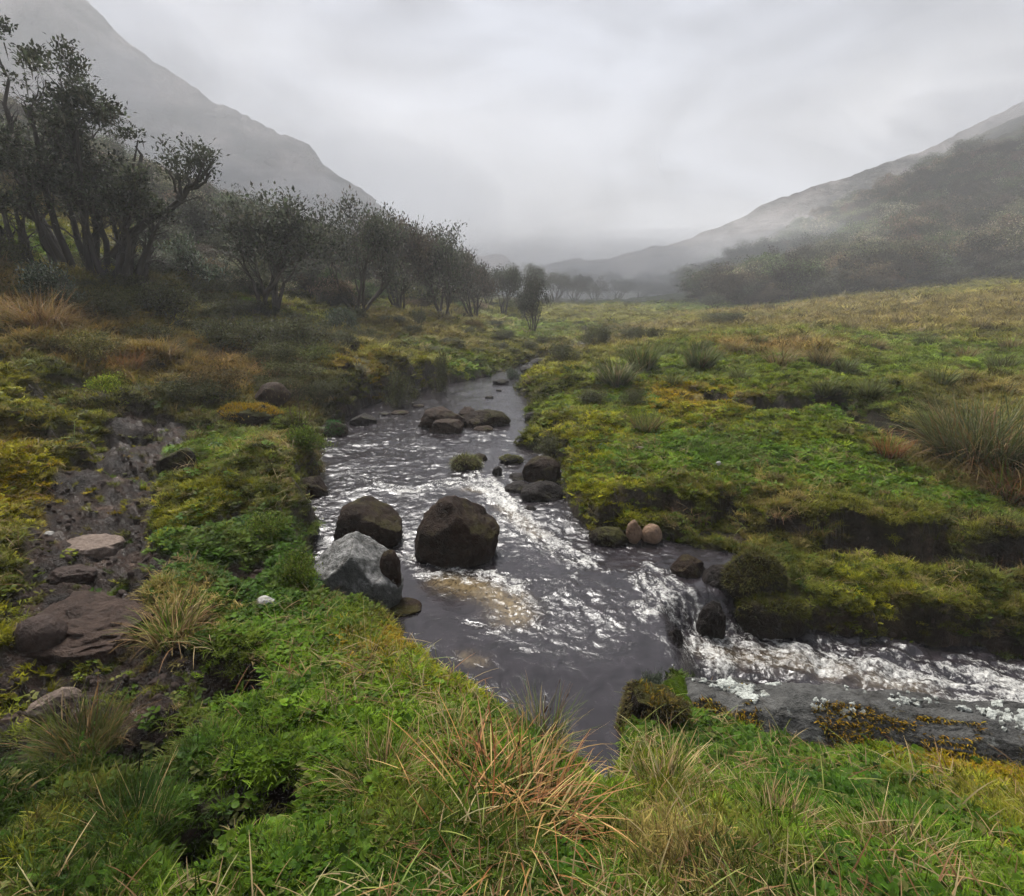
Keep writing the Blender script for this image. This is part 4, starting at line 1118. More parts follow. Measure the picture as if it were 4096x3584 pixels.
def scatter(name, label, coll, pos, rot, scl, tint, pick, kind="stuff"):
    n = len(pos)
    me = bpy.data.meshes.new(name)
    me.vertices.add(n); me.vertices.foreach_set("co", np.asarray(pos, np.float32).ravel())
    for k, v, ty, key in (("rot", rot, 'FLOAT_VECTOR', "vector"), ("scl", scl, 'FLOAT_VECTOR', "vector"), ("pick", pick, 'INT', "value")):
        a = me.attributes.new(k, ty, 'POINT')
        a.data.foreach_set(key, np.asarray(v, np.int32 if ty == 'INT' else np.float32).ravel())
    a = me.attributes.new("tint", 'FLOAT_COLOR', 'POINT'); c = np.ones((n, 4), np.float32); c[:, :3] = tint
    a.data.foreach_set("color", c.ravel())
    o = link(name, me); tag(o, label, None, None, kind)
    g = bpy.data.node_groups.new(name + "_nodes", 'GeometryNodeTree')
    g.interface.new_socket("Geometry", in_out='INPUT', socket_type='NodeSocketGeometry')
    g.interface.new_socket("Geometry", in_out='OUTPUT', socket_type='NodeSocketGeometry')
    gi = g.nodes.new('NodeGroupInput'); go = g.nodes.new('NodeGroupOutput')
    ip = g.nodes.new('GeometryNodeInstanceOnPoints'); ci = g.nodes.new('GeometryNodeCollectionInfo')
    ci.inputs[0].default_value = coll; ci.inputs["Separate Children"].default_value = True; ci.inputs["Reset Children"].default_value = True
    ip.inputs["Pick Instance"].default_value = True
    def na(nm, ty):
        x = g.nodes.new('GeometryNodeInputNamedAttribute'); x.data_type = ty; x.inputs[0].default_value = nm
        return [s for s in x.outputs if s.enabled and s.name == "Attribute"][0]
    g.links.new(gi.outputs[0], ip.inputs["Points"]); g.links.new(ci.outputs[0], ip.inputs["Instance"])
    g.links.new(na("pick", 'INT'), ip.inputs["Instance Index"])
    e = g.nodes.new('FunctionNodeEulerToRotation')
    g.links.new(na("rot", 'FLOAT_VECTOR'), e.inputs[0]); g.links.new(e.outputs[0], ip.inputs["Rotation"])
    g.links.new(na("scl", 'FLOAT_VECTOR'), ip.inputs["Scale"])
    g.links.new(ip.outputs[0], go.inputs[0])
    m = o.modifiers.new("scatter", 'NODES'); m.node_group = g
    return o

C_TURF = make_coll("turf_kinds", [proto("a_turf", proto_turf(1)), proto("b_turf", proto_turf(2)), proto("c_turf", proto_turf(3, 34)), proto("d_turf", proto_turf(4, 60, .9))])
C_LONG = make_coll("long_kinds", [proto("a_long", proto_long(5)), proto("b_long", proto_long(6)), proto("c_long", proto_long(7, 22))])
C_LEAF = make_coll("leaf_kinds", [proto("a_leaf", proto_clover(8)), proto("b_leaf", proto_clover(9)), proto("c_leaf", proto_clover(10, 12)), proto("d_frond", proto_frond(11)), proto("e_frond", proto_frond(12, 7))])
C_MOSS = make_coll("moss_kinds", [proto("a_moss", proto_moss(13)), proto("b_moss", proto_moss(14, 30)), proto("c_moss", proto_moss(15, 52)), proto("d_frond2", proto_frond(16, 8))])
COLLS = [C_TURF, C_LONG, C_LEAF, C_MOSS]; CN = [4, 3, 5, 4]
KCOV = _KC

def sprinkle(n, r0, r1, tmin, tmax, seed):
    r = np.random.default_rng(seed)
    rad = np.exp(math.log(r0) + (math.log(r1) - math.log(r0)) * r.random(n))
    t = np.radians(tmin + (tmax - tmin) * r.random(n))
    return rad * np.sin(t), rad * np.cos(t), rad, r
acc = [[], [], [], []]
for (n, r0, r1, seed, big) in ((98000, .62, 5.0, 101, 1.0), (88000, 5.0, 17, 102, 1.0), (48000, 17, 70, 103, 1.0)):
    x, y, rad, r = sprinkle(n, r0, r1, -50, 50, seed)
    ds = gfield(DS2D, x, y); mud = gfield(MUD2D, x, y); sl = gfield(SLOPE, x, y)
    jx = r.normal(size=n) * .055 * rad ** .8; jy = r.normal(size=n) * .055 * rad ** .8
    W = gfield(W2D, x + jx, y + jy)
    keep = (ds > .015) & (mud < .35 + .4 * r.random(n) * (r.random(n) < .25)) 
    # overhanging growth on the banks
    bank = (ds > .0) & (ds < .30) & (r.random(n) < .55) & (sl > .5)
    keep |= bank
    lipz = (sl > .9) & (r.random(n) < .16) & (mud > .3) & (ds > .05); keep |= lipz
    keep &= (~on_rock(x, y)) & (rad < 60)
    nz = fbm(x * 2.2, y * 2.2, 91, 3)
    x, y, rad, ds, mud, sl = [a[keep] for a in (x, y, rad, ds, mud, sl)]; W = W[:, keep]; nz = nz[keep]; n = len(x)
    T = np.tensordot(_KT.T, W, 1)            # 4 kinds
    T = np.cumsum(T / T.sum(0), 0); u = r.random(n)
    typ = (u > T[0]).astype(int) + (u > T[1]) + (u > T[2])
    hgt = np.tensordot(_KL, W, 1)
    c = np.tensordot(_KC.T, W, 1).T
    z = gz(x, y)
    size = np.maximum(1, rad / 4.2) ** .8                   # one instance stands for a larger clump further off
    # patchy colour at several scales
    m1 = 1 + .38 * fbm(x * 1.3, y * 1.3, 92, 4); m2 = 1 + .6 * fbm(x * 6, y * 6, 93, 3)
    yel = smooth(.05, .5, fbm(x * 3.1, y * 3.1, 94, 3))[:, None]
    c = c * (m1 * m2 * (1.08 + .42 * r.normal(size=n).clip(-1.8, 2.4)))[:, None]
    c = c * (1 - yel * .35) + yel * .35 * np.array([.20, .165, .030])
    q = r.random(n); c[q < .07] *= .45; o_ = (q > .94); c[o_] = c[o_] * .3 + np.array([.26, .19, .085]) * .7
    c = np.clip(c, .004, .5)
    low = smooth(.0, .25, ds)[:, None] * .4 + .6
    c = c * np.where(y[:, None] > 2.5, low, 1)
    hz = hgt * np.maximum(1, rad / 4.2) ** -.38
    for k in range(4):
        q = typ == k; m = int(q.sum())
        if not m: continue
        s = hgt[q] * (.6 + .8 * r.random(m)) * size[q]
        sz = hz[q] / hgt[q]
        if k == 0: sc = np.stack([s * 1.3, s * 1.3, s * sz], 1)
        elif k == 1: sc = np.stack([s * 1.3, s * 1.3, s * 1.6 * sz], 1)
        elif k == 2: s = .034 * (.6 + .8 * r.random(m)) * size[q]; sc = np.stack([s * 1.3, s * 1.3, s], 1)
        else: s = .030 * (.6 + .8 * r.random(m)) * size[q]; sc = np.stack([s * 1.3, s * 1.3, s], 1)
        rot = np.stack([r.normal(size=m) * .25, r.normal(size=m) * .25, r.random(m) * 6.283], 1)
        cc = c[q].copy()
        if k == 2: cc = cc * .55 + .45 * np.array([.042, .105, .010])
        acc[k].append((np.stack([x[q], y[q], z[q]], 1), rot, sc, cc, (r.random(m) * CN[k]).astype(int) % CN[k]))
NM = [("short_grass", "short green and yellowing grass covering banks, lawn and meadow"), ("long_grass", "longer olive and straw-coloured grass growing in loose tufts everywhere"),
      ("ground_leaves", "low carpet of small round leaves and ferny shoots among the grass"), ("moss", "yellow-green moss carpeting hummocks and stream banks")]
for k in range(4):
    A = [np.concatenate([a[i] for a in acc[k]]) for i in range(5)]
    scatter(NM[k][0], NM[k][1], COLLS[k], *A)
    print(NM[k][0], len(A[0]))

# dead stems and blades lying loose over the near turf
def proto_straw(seed, n=5):
    r = np.random.default_rng(seed); b = r.normal(size=(n, 3)) * np.array([.5, .5, .05])
    p = .7 + .7 * r.random(n)
    return [blades(b, r.random(n) * 6.283, .7 + .9 * r.random(n), .035 + .02 * r.random(n), p, p + .4 + .5 * r.random(n), 4, vcol((1, 1, 1), n, r, .4, .1))]
C_STRAW = make_coll("straw_kinds", [proto("%s_straw" % "abc"[i], proto_straw(30 + i)) for i in range(3)])
x, y, rad, r = sprinkle(6500, .7, 7, -50, 50, 404)
k = (gfield(DS2D, x, y) > .03) & (~on_rock(x, y)) & (gfield(MUD2D, x, y) < .5 + .5 * r.random(len(x))) & (fbm(x * 1.5, y * 1.5, 96, 3) > -.35 + .3 * r.random(len(x)))
x, y, rad = x[k], y[k], rad[k]; n = len(x)
s_ = .075 * (.5 + r.random(n)) * np.maximum(1, rad / 4) ** .5
tn = np.array([[.34, .26, .13], [.26, .17, .08], [.22, .24, .06], [.20, .10, .045]])[(r.random(n) * 4).astype(int) % 4]
scatter("dead_grass", "dead straw-coloured blades lying loose over the near turf", C_STRAW, np.stack([x, y, gz(x, y) + .012 + .02 * r.random(n)], 1), np.stack([r.normal(size=n) * .2, r.normal(size=n) * .2, r.random(n) * 6.28], 1), np.repeat(s_[:, None], 3, 1), tn * (.6 + .7 * r.random((n, 1))), (r.random(n) * 3).astype(int) % 3)
# ------------------------------------------------------------------ tussocks
G_raw = G
def G(U, V):
    if U < 1000 and V < 800:
        x, y, _ = hit(U, V, base, 148)
        return x, y, float(gz(x, y))
    return G_raw(U, V)
DRYC, STRAW, GRNC, RUSTC = (.17, .105, .045), (.33, .245, .11), (.085, .125, .014), (.19, .08, .025)
def tussock(label, U, V, h, rad, mix, n, seed, cat="grass tussock", name="grass_tussock", wid=.0045, droop=1.5, segs=5, group=None, heads=0, loc=None, lean0=.05, chaos=.9):
    x, y, z = G(U, V) if loc is None else loc
    r = np.random.default_rng(seed)
    e = empty(name, (x, y, z - .02), label, cat, group)
    tot = sum(w for _, _, w in mix)
    for nm, colr, w in mix:
        m = int(n * w / tot)
        a = r.random(m) * 6.283; d = np.sqrt(r.random(m)) * rad * .45
        b = np.stack([np.sin(a) * d, np.cos(a) * d, np.full(m, -.02)], 1)
        q = r.random(m)
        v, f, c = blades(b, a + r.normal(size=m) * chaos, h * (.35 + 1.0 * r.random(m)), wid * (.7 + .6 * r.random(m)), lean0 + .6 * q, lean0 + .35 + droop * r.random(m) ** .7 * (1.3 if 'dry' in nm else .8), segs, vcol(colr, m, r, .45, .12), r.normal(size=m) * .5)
        link(nm, new_mesh(nm, v, f, c, mats=[M_LEAF]), e)
    for k in range(heads):
        a = r.random() * 6.283; t = .15 + .4 * r.random(); L = h * (1.1 + .5 * r.random())
        tt = np.linspace(0, 1, 6)[:, None]
        path = np.array([[math.sin(a) * math.sin(t), math.cos(a) * math.sin(t), math.cos(t)]]) * tt * L + np.array([[0, 0, -1]]) * tt ** 3 * L * .12
        st = tube(path, wid * .22, 4, (.12, .10, .04))
        hp = path[-2:] ; hd = tube(np.linspace(hp[0] * .4 + hp[1] * .6, hp[1], 5), np.array([.2, 1, 1.1, .8, .1]) * wid * .42, 5, (.06, .03, .015))
        v, f, c = join([st, hd]); link("seed_stalk", new_mesh("seed_stalk", v, f, c, mats=[M_LEAF]), e)
    return e
G_, D_, S_, R_c = ("green_blades", GRNC), ("dry_blades", DRYC), ("straw_blades", STRAW), ("rusty_blades", RUSTC)
tussock("big straw-coloured tussock sprawling at the bottom centre of the foreground", 990, 1650, .29, .46, [("straw_blades", (.36, .23, .09), 2.5), ("dry_blades", (.27, .145, .05), 4), ("green_blades", (.09, .12, .018), 2.0), ("rusty_blades", (.19, .08, .03), 2.6)], 950, 301, wid=.0062, droop=2.3, segs=7, heads=5, lean0=.35, chaos=1.6)
tussock("green-gold tussock rising behind the big straw one in the foreground", 1080, 1500, .22, .16, [(*G_, 2), (*D_, 1), (*S_, 1)], 330, 302, heads=5, wid=.0035)
tussock("loose yellow tussock left of the big straw one", 760, 1570, .17, .20, [(*G_, 2), (*S_, 1), (*D_, 2)], 420, 303, wid=.0038)
tussock("pale straw tussock beside the gap leading down to the water", 1330, 1590, .20, .18, [(*S_, 2.2), (*G_, 1.5)], 380, 304, wid=.0038, heads=2)
tussock("dark green upright tussock at the bottom left by the hollow", 275, 1680, .20, .14, [("green_blades", (.045, .085, .016), 5), (*S_, .5)], 620, 305, wid=.0035, droop=.9)
tussock("olive tussock left of the muddy hollow, left foreground", 165, 1500, .20, .20, [("green_blades", (.075, .08, .022), 4), (*D_, 1)], 700, 306, wid=.0038, droop=1.1)
tussock("drying tussock on the right foreground slope", 1560, 1660, .15, .2, [(*S_, 2), (*D_, 1), (*G_, 1)], 420, 307, wid=.0036)
tussock("green and tan tussock at the bottom right", 1800, 1720, .16, .2, [(*G_, 2), (*S_, 1.5)], 420, 308, wid=.0038)
tussock("thin tall green stalks on the bank above the water, below the grey boulder", 735, 1300, .24, .05, [(*G_, 2), (*S_, .4)], 42, 309, wid=.0035, droop=1.4)
tussock("straw tussock on the near bank left of the gap", 900, 1490, .14, .18, [(*S_, 2), (*G_, 2)], 360, 310, wid=.0036)
tussock("yellowing tussock next to the reddish path slab", 345, 1275, .22, .18, [(*S_, 1), (*D_, 1.5), (*G_, 1.2)], 420, 311, wid=.006)
tussock("huge dark-hearted tussock with arching blades at the right edge", 1965, 935, .74, .85, [("green_blades", (.075, .085, .028), 5), (*D_, 1.6), ("straw_blades", (.2, .17, .085), .8)], 2600, 312, wid=.011, droop=1.75, segs=6)
tussock("small orange-brown tussock left of the huge one", 1775, 915, .26, .2, [(*R_c, 2), (*D_, 1), (*G_, .6)], 420, 313, wid=.008, droop=.9)
tussock("spreading rusty tussock below the huge one at the right edge", 2030, 990, .35, .4, [(*D_, 2), (*R_c, 1), (*G_, 1)], 800, 314, wid=.008)
tussock("upright grass clump in the middle of the right terrace", 1292, 866, .26, .22, [("green_blades", (.10, .11, .03), 3), (*D_, 1)], 420, 315, wid=.010, droop=.8)
tussock("wide pale-bladed tussock on the meadow, left of three", 1230, 770, .48, .40, [("green_blades", (.075, .09, .03), 3), ("straw_blades", (.24, .20, .11), 1)], 620, 316, wid=.014)
tussock("round green tussock on the meadow, middle of three", 1284, 742, .48, .38, [("green_blades", (.085, .105, .03), 4), (*D_, .5)], 620, 317, wid=.016, droop=1.1)
tussock("round green tussock on the meadow, right of three", 1400, 738, .46, .38, [("green_blades", (.085, .105, .03), 4), (*D_, .5)], 620, 318, wid=.016, droop=1.1)
tussock("long bright green grass patch on the lawn of the terrace", 1440, 902, .13, .62, [("green_blades", (.085, .125, .022), 5)], 1300, 319, wid=.006, droop=.9)
tussock("tan tussock hanging over the terrace lip above the dark bank", 1560, 1030, .13, .15, [(*D_, 2), (*S_, 1), (*G_, 1)], 300, 320, wid=.005, droop=2.0)
tussock("golden-brown tussock drooping at the right side of the lower bank", 1640, 1060, .11, .15, [(*D_, 2), (*G_, 2)], 260, 321, wid=.005, droop=2.0)
tussock("brown drooping tussock above the two pinkish stones", 1395, 1050, .10, .15, [(*D_, 2), (*G_, 2)], 260, 322, wid=.005, droop=2.2)
tussock("tan tussock behind the golden rock on the left bank", 535, 770, .40, .35, [(*D_, 2), ("straw_blades", (.3, .2, .1), 1)], 500, 323, wid=.012, droop=1.9)
tussock("orange tussock beside the dark left shrubs", 440, 740, .34, .35, [(*D_, 3), ("straw_blades", (.26, .17, .07), 1)], 520, 324, wid=.012, droop=1.1)
tussock("glowing orange-brown tussock at the left edge of the slope", 90, 680, .6, .5, [(*D_, 2), ("straw_blades", (.26, .17, .07), 2)], 700, 325, wid=.012, droop=1.9)
tussock("rusty tussock above the mossy bank, left of the path end", 250, 745, .34, .4, [(*R_c, 1), (*D_, 2)], 600, 326, wid=.012, droop=1.5)
tussock("yellow tussock right of the rusty one above the path end", 330, 735, .40, .4, [("straw_blades", (.24, .17, .06), 2), (*D_, 1)], 500, 327, wid=.012, droop=1.7)
GT = [(1020,1010),(700,720)]
meadow_T = [(1330,712,.35,'m'),(1470,705,.3,'d'),(1560,735,.4,'d'),(1640,728,.38,'d'),(1690,745,.3,'m'),(1750,700,.3,'d'),(1850,690,.35,'m'),(1930,720,.3,'d'),(2000,740,.35,'m'),(1880,770,.3,'m'),(1520,690,.3,'m'),
            (1400,700,.3,'m'),(1600,690,.3,'d'),(1960,660,.4,'d'),(1800,650,.4,'d'),(1700,660,.4,'d'),(2020,700,.35,'d'),(1480,760,.25,'m'),(1350,770,.22,'m'),(1740,790,.25,'m'),(1650,790,.25,'m')]
ORD = ("leftmost", "second from the left", "third from the left", "fourth from the left", "fifth from the left", "middle one", "fifth from the right", "fourth from the right", "third from the right", "second from the right", "rightmost")
def ordinal(i, n):
    """place in a left-to-right row of n"""
    if i < n - i: return ORD[i] if i < 5 else ("middle one" if i == n - 1 - i else "%dth from the left" % (i + 1))
    j = n - 1 - i
    return ("rightmost", "second from the right", "third from the right", "fourth from the right", "fifth from the right")[j] if j < 5 else "%dth from the right" % (j + 1)
_mo = {k: sorted(t[0] for t in meadow_T if t[3] == k) for k in "md"}
for i, (U, V, h, k) in enumerate(meadow_T):
    _o = ordinal(_mo[k].index(U), len(_mo[k]))
    cm = (.095, .105, .032) if k == 'm' else (.16, .125, .05)
    tussock("small olive tussock on the right meadow, %s of the olive ones" % _o if k == 'm' else "small tan tussock on the right meadow, %s of the tan ones" % _o, U, V, h, h * .9, [("blades", cm, 1)], 260, 340 + i, wid=.014, droop=1.5,
            segs=3, group="olive tussocks dotting the meadow" if k == 'm' else "tan tussocks dotting the meadow")
print("tussocks ready")

# ------------------------------------------------------------------ woody plants
def grow(p, d, L, r, depth, rng, out, tips, up=.12, spread=.55, nseg=5, kids=(2, 4), wob=.16, lratio=.68):
    path = [p.copy()]; dd = d.copy()
    for k in range(nseg):
        dd = dd + rng.normal(size=3) * wob + np.array([0, 0, up]) * .5
        dd /= np.linalg.norm(dd); p = p + dd * L / nseg; path.append(p.copy())
    rad = np.linspace(r, r * .55, nseg + 1)
    out.append((np.array(path), rad, depth))
    if depth == 1: tips.append((path[-1], dd)); tips.append((path[-2], dd))
    if depth == 0:
        tips.append((path[-1], dd)); tips.append((path[-3], dd)); return
    n = rng.integers(kids[0], kids[1] + 1)
    for k in range(n):
        i = nseg if k < 2 else rng.integers(2, nseg + 1)
        a = rng.normal(size=3); a -= a @ dd * dd; a /= np.linalg.norm(a) + 1e-9
        nd = dd + a * spread * (.6 + .8 * rng.random()); nd /= np.linalg.norm(nd)
        grow(path[i].copy(), nd, L * lratio * (.75 + .5 * rng.random()), rad[i] * .72, depth - 1, rng, out, tips, up, spread, nseg, kids, wob, lratio)

def woody(stems, seed, leafn=14, leafL=.07, leafW=.035, cl=.16, colr=(.038, .046, .026), pale=.10, palec=(.15, .15, .12), barkc=(.045, .036, .028), depth=3, L0=.8, r0=.06, flat=.6, beard=.0, **kw):
    """stems: list of (origin, direction). returns trunk and crown mesh data"""
    rng = np.random.default_rng(seed)
    segs, tips = [], []
    for p, d in stems:
        d = np.array(d, float); d /= np.linalg.norm(d)
        grow(np.array(p, float), d, L0, r0, depth, rng, segs, tips, **kw)
    parts = []
    for path, rad, dp in segs:
        parts.append(tube(path, rad, 6 if dp > 1 else 4 if dp else 3, np.array(barkc) * (.8 + .4 * rng.random())))
    tr = join(parts)
    T = np.array([t[0] for t in tips])
    if depth > 2 and leafn > 5: T = T[(fbm3(T * 1.5 + seed, seed, 2) > -.24) & (T[:, 2] > .12 * T[:, 2].max())]
    n = len(T) * leafn
    if n == 0: return tr, None
    tp = np.repeat(T, leafn, 0)
    off = rng.normal(size=(n, 3)) * cl * np.array([1, 1, flat])
    pos = tp + off
    # leaves face outwards from the tip they grow on
    az = np.arctan2(off[:, 0], off[:, 1]) + rng.normal(size=n) * .6
    pitch = np.clip(1.0 + rng.normal(size=n) * .5 - off[:, 2] / cl * .3, 0, 2.8)
    tl = .4 + 1.4 * rng.random(len(T)) ** 1.3
    col = vcol(colr, n, rng, .4, .12) * np.repeat(tl, leafn)[:, None]
    q = rng.random(n) < pale; col[q] = vcol(palec, int(q.sum()), rng, .4)
    cr = leaves(pos, az, pitch, leafL * (.6 + .8 * rng.random(n)), leafW * (.7 + .6 * rng.random(n)), col, rng.normal(size=n) * .5)
    ps = [cr]
    if beard > 0:
        m = int(len(T) * beard); k = rng.integers(0, len(T), m)
        ps.append(blades(T[k] + rng.normal(size=(m, 3)) * cl * .6, rng.random(m) * 6.28, .10 + .22 * rng.random(m), .03, 2.9, 3.1, 2, vcol((.12, .115, .085), m, rng, .4)))
    return tr, join(ps)

def plant(name, label, cat, loc, tr, cr, group=None, scale=1.0, rotz=0.0, tn="trunk", cn="crown", meshes=None):
    e = empty(name, loc, label, cat, group); e.rotation_euler = (0, 0, rotz)
    e.scale = (scale,) * 3 if not isinstance(scale, tuple) else scale
    if meshes is None:
        meshes = (new_mesh(tn, tr[0], tr[1], tr[2], mats=[M_BARK]), new_mesh(cn, cr[0], cr[1], cr[2], smoothf=False, mats=[M_LEAF]) if cr is not None else None)
    link(tn, meshes[0], e)
    if meshes[1] is not None: link(cn, meshes[1], e)
    return e, meshes

def fan(n, lean, seed, rad=.15, az0=0, az1=6.283):
    r = np.random.default_rng(seed)
    a = az0 + (az1 - az0) * (np.arange(n) + r.random(n) * .6) / n
    l = lean * (.5 + .7 * r.random(n))
    return [((math.sin(t) * rad * r.random(), math.cos(t) * rad * r.random(), -.1), (math.sin(t) * q, math.cos(t) * q, 1)) for t, q in zip(a, l)]

# hero cluster at the left edge: several stems fanning out
hx, hy, hz_ = G(185, 565)
def towards(U, V, Y):
    q = np.array(PY(U, V, Y)); return q - np.array([hx, hy, hz_])
def guided(targets, seed, L_frac=.55, r0=.075, **kw):
    """stems that reach for given places, branching on the way"""
    rng = np.random.default_rng(seed); segs, tips = [], []
    for q, b in targets:
        q = np.array(q); b = np.array(b, float); Lq = np.linalg.norm(q - b); n = 9
        path = []
        side = rng.normal(size=3) * Lq * .05
        for k in range(n + 1):
            t = k / n
            p = b + (q - b) * t + np.array([0, 0, 1]) * math.sin(t * math.pi) * Lq * -.04 + side * math.sin(t * math.pi) + rng.normal(size=3) * Lq * .008
            path.append(p)
        path = np.array(path); rad = np.linspace(r0, r0 * .35, n + 1)
        segs.append((path, rad, 3))
        dirs = np.gradient(path, axis=0)
        for k in range(3, n + 1):
            for j in range(2 if k > 4 else 1):
                dd = dirs[k] / np.linalg.norm(dirs[k])
                a = rng.normal(size=3); a -= a @ dd * dd; a /= np.linalg.norm(a)
                nd = dd * .8 + a * .75 + np.array([0, 0, .25]); nd /= np.linalg.norm(nd)
                grow(path[k].copy(), nd, min(Lq, 2.4) * .17 * (.6 + .8 * rng.random()), rad[k] * .5, 1 if k < 7 else 2, rng, segs, tips, up=.10, spread=.65, nseg=4, kids=(2, 3), wob=.2, lratio=.62)
    return segs, tips
def build_guided(targets, seed, leafn, leafL, leafW, cl, colr, pale, barkc=(.040, .034, .030), beard=.5, r0=.075):
    rng = np.random.default_rng(seed + 1)
    segs, tips = guided(targets, seed, r0=r0)
    tr = join([tube(p, r_, 7 if d > 2 else 5 if d > 1 else 3, np.array(barkc) * (.8 + .5 * rng.random())) for p, r_, d in segs])
    T = np.array([t[0] for t in tips]); T = T[(fbm3(T * 1.25 + seed, seed, 2) > .02) & (T[:, 2] > 1.1)]; n = len(T) * leafn
    off = rng.normal(size=(n, 3)) * cl * np.array([1, 1, .6]); pos = np.repeat(T, leafn, 0) + off
    az = np.arctan2(off[:, 0], off[:, 1]) + rng.normal(size=n) * .5
    tl = .4 + 1.5 * rng.random(len(T)) ** 1.3; col = vcol(colr, n, rng, .4, .12) * np.repeat(tl, leafn)[:, None]
    q = rng.random(n) < pale; col[q] = vcol((.16, .16, .13), int(q.sum()), rng, .4)
    cr = leaves(pos, az, np.clip(1.0 + rng.normal(size=n) * .55, 0, 2.8), leafL * (.6 + .8 * rng.random(n)), leafW * (.7 + .6 * rng.random(n)), col, rng.normal(size=n) * .5)
    m = int(len(T) * beard); k = rng.integers(0, len(T), m)
    bd = blades(T[k] + rng.normal(size=(m, 3)) * cl * .8, rng.random(m) * 6.28, .12 + .2 * rng.random(m), .03, 2.9, 3.1, 2, vcol((.085, .08, .06), m, rng, .4))
    print("guided tips", len(T))
    return tr, join([cr, bd])
B = lambda dx, dy: (dx, dy, -.15)
DK = (.042, .048, .028)
tg = [(towards(60,215,10.6), B(-.3,0)), (towards(125,190,11.4), B(-.1,.2)), (towards(150,255,10.8), B(0,0)), (towards(10,160,11.6), B(-.4,.2)), (towards(95,260,12.0), B(-.2,.3)), (towards(30,320,10.4), B(-.5,-.1)),
      (towards(165,340,11.6), B(.05,.1)), (towards(-10,270,12.2), B(-.5,.3))]
tr, cr = build_guided(tg, 401, 26, .075, .045, .105, DK, .07)
plant("tree", "tallest tree at the left edge, many dark stems fanning up to a flat leafy top", "tree", (hx, hy, hz_), tr, cr)
tg = [(towards(215,385,11.2), B(.1,-.1)), (towards(250,400,11.5), B(.3,0)), (towards(278,445,11.2), B(.4,.1)), (towards(235,390,10.8), B(.3,-.2)), (towards(180,420,11.8), B(.1,.3)), (towards(130,440,10.6), B(0,-.2)), (towards(270,450,11.6), B(.5,.1)), (towards(210,450,10.6), B(.3,-.2))]
tr, cr = build_guided(tg, 402, 26, .075, .045, .11, DK, .09)
plant("tree", "dense dark multi-stemmed tree right of the tallest one, left edge group", "tree", (hx + .3, hy + .1, hz_), tr, cr)
tg = [(towards(-40,330,10.9), B(-1.0,0)), (towards(30,360,10.6), B(-.9,-.1)), (towards(70,400,10.9), B(-.7,0)), (towards(-20,430,10.4), B(-1.1,0)), (towards(90,450,10.5), B(-.6,0)), (towards(20,480,10.4), B(-1.0,-.1)), (towards(-80,250,11.5), B(-1.2,.1))]
tr, cr = build_guided(tg, 403, 26, .075, .045, .12, (.034, .040, .026), .09)
plant("tree", "low dark tree filling the left edge below the tallest tree", "tree", (hx - .2, hy - .2, hz_), tr, cr)
# leaning one with its own little crown
segs, tips = [], []; rg = np.random.default_rng(77)
q0 = np.array([.45, .0, .35]); 
lean_pts = np.array([q0] + [towards(U, V, 11.4) for U, V in ((262,470),(300,440),(335,422),(362,400),(378,372))])
segs.append((lean_pts, np.linspace(.085, .05, len(lean_pts)), 3))
for (U, V), base_i in (((350,315),4),((375,320),5),((405,325),5),((425,320),5),((340,345),4),((420,345),5),((395,350),5),((360,350),4)):
    q = np.array(towards(U, V, 11.4 + rg.normal() * .35)); b = lean_pts[base_i]
    t = np.linspace(0, 1, 6)[:, None]; path = b + (q - b) * t + np.array([0, 0, -.10]) * np.sin(t * math.pi) + rg.normal(size=(6, 3)) * .02
    segs.append((path, np.linspace(.035, .014, 6), 2))
    for k in range(3):
        grow(path[-1 - k].copy(), np.array([rg.normal() * .5, rg.normal() * .5, .8]), .24, .010, 1, rg, segs, tips, up=.1, nseg=3, kids=(2, 3), wob=.25)
br = np.array([towards(U, V, 11.4) for U, V in ((345,415),(370,402),(395,394),(405,396))]); segs.append((br, np.linspace(.02, .008, 4), 1))
for U1, V1, U2, V2, U3, V3 in ((240,430,258,380,276,280), (255,400,285,350,300,330), (278,340,283,310,270,292)):
    segs.append((np.array([towards(U1, V1, 11.3), towards(U2, V2, 11.3), towards(U3, V3, 11.3)]), np.array([.04, .03, .012]), 2))
tr = join([tube(p, r_, 7 if d > 2 else 5 if d > 1 else 3, (.040, .034, .030)) for p, r_, d in segs])
T = np.array([t[0] for t in tips]); keepT = rg.random(len(T)) < .55; T = T[keepT]; n = len(T) * 12; off = rg.normal(size=(n, 3)) * .085
cr = leaves(np.repeat(T, 12, 0) + off, np.arctan2(off[:, 0], off[:, 1]), np.clip(1 + rg.normal(size=n) * .5, 0, 2.8), .05 + .05 * rg.random(n), .04, vcol(DK, n, rg, .4), rg.normal(size=n) * .5)
plant("tree", "gnarled leaning tree reaching right with a small half-bare crown against the misty mountain", "tree", (hx, hy, hz_), tr, cr)

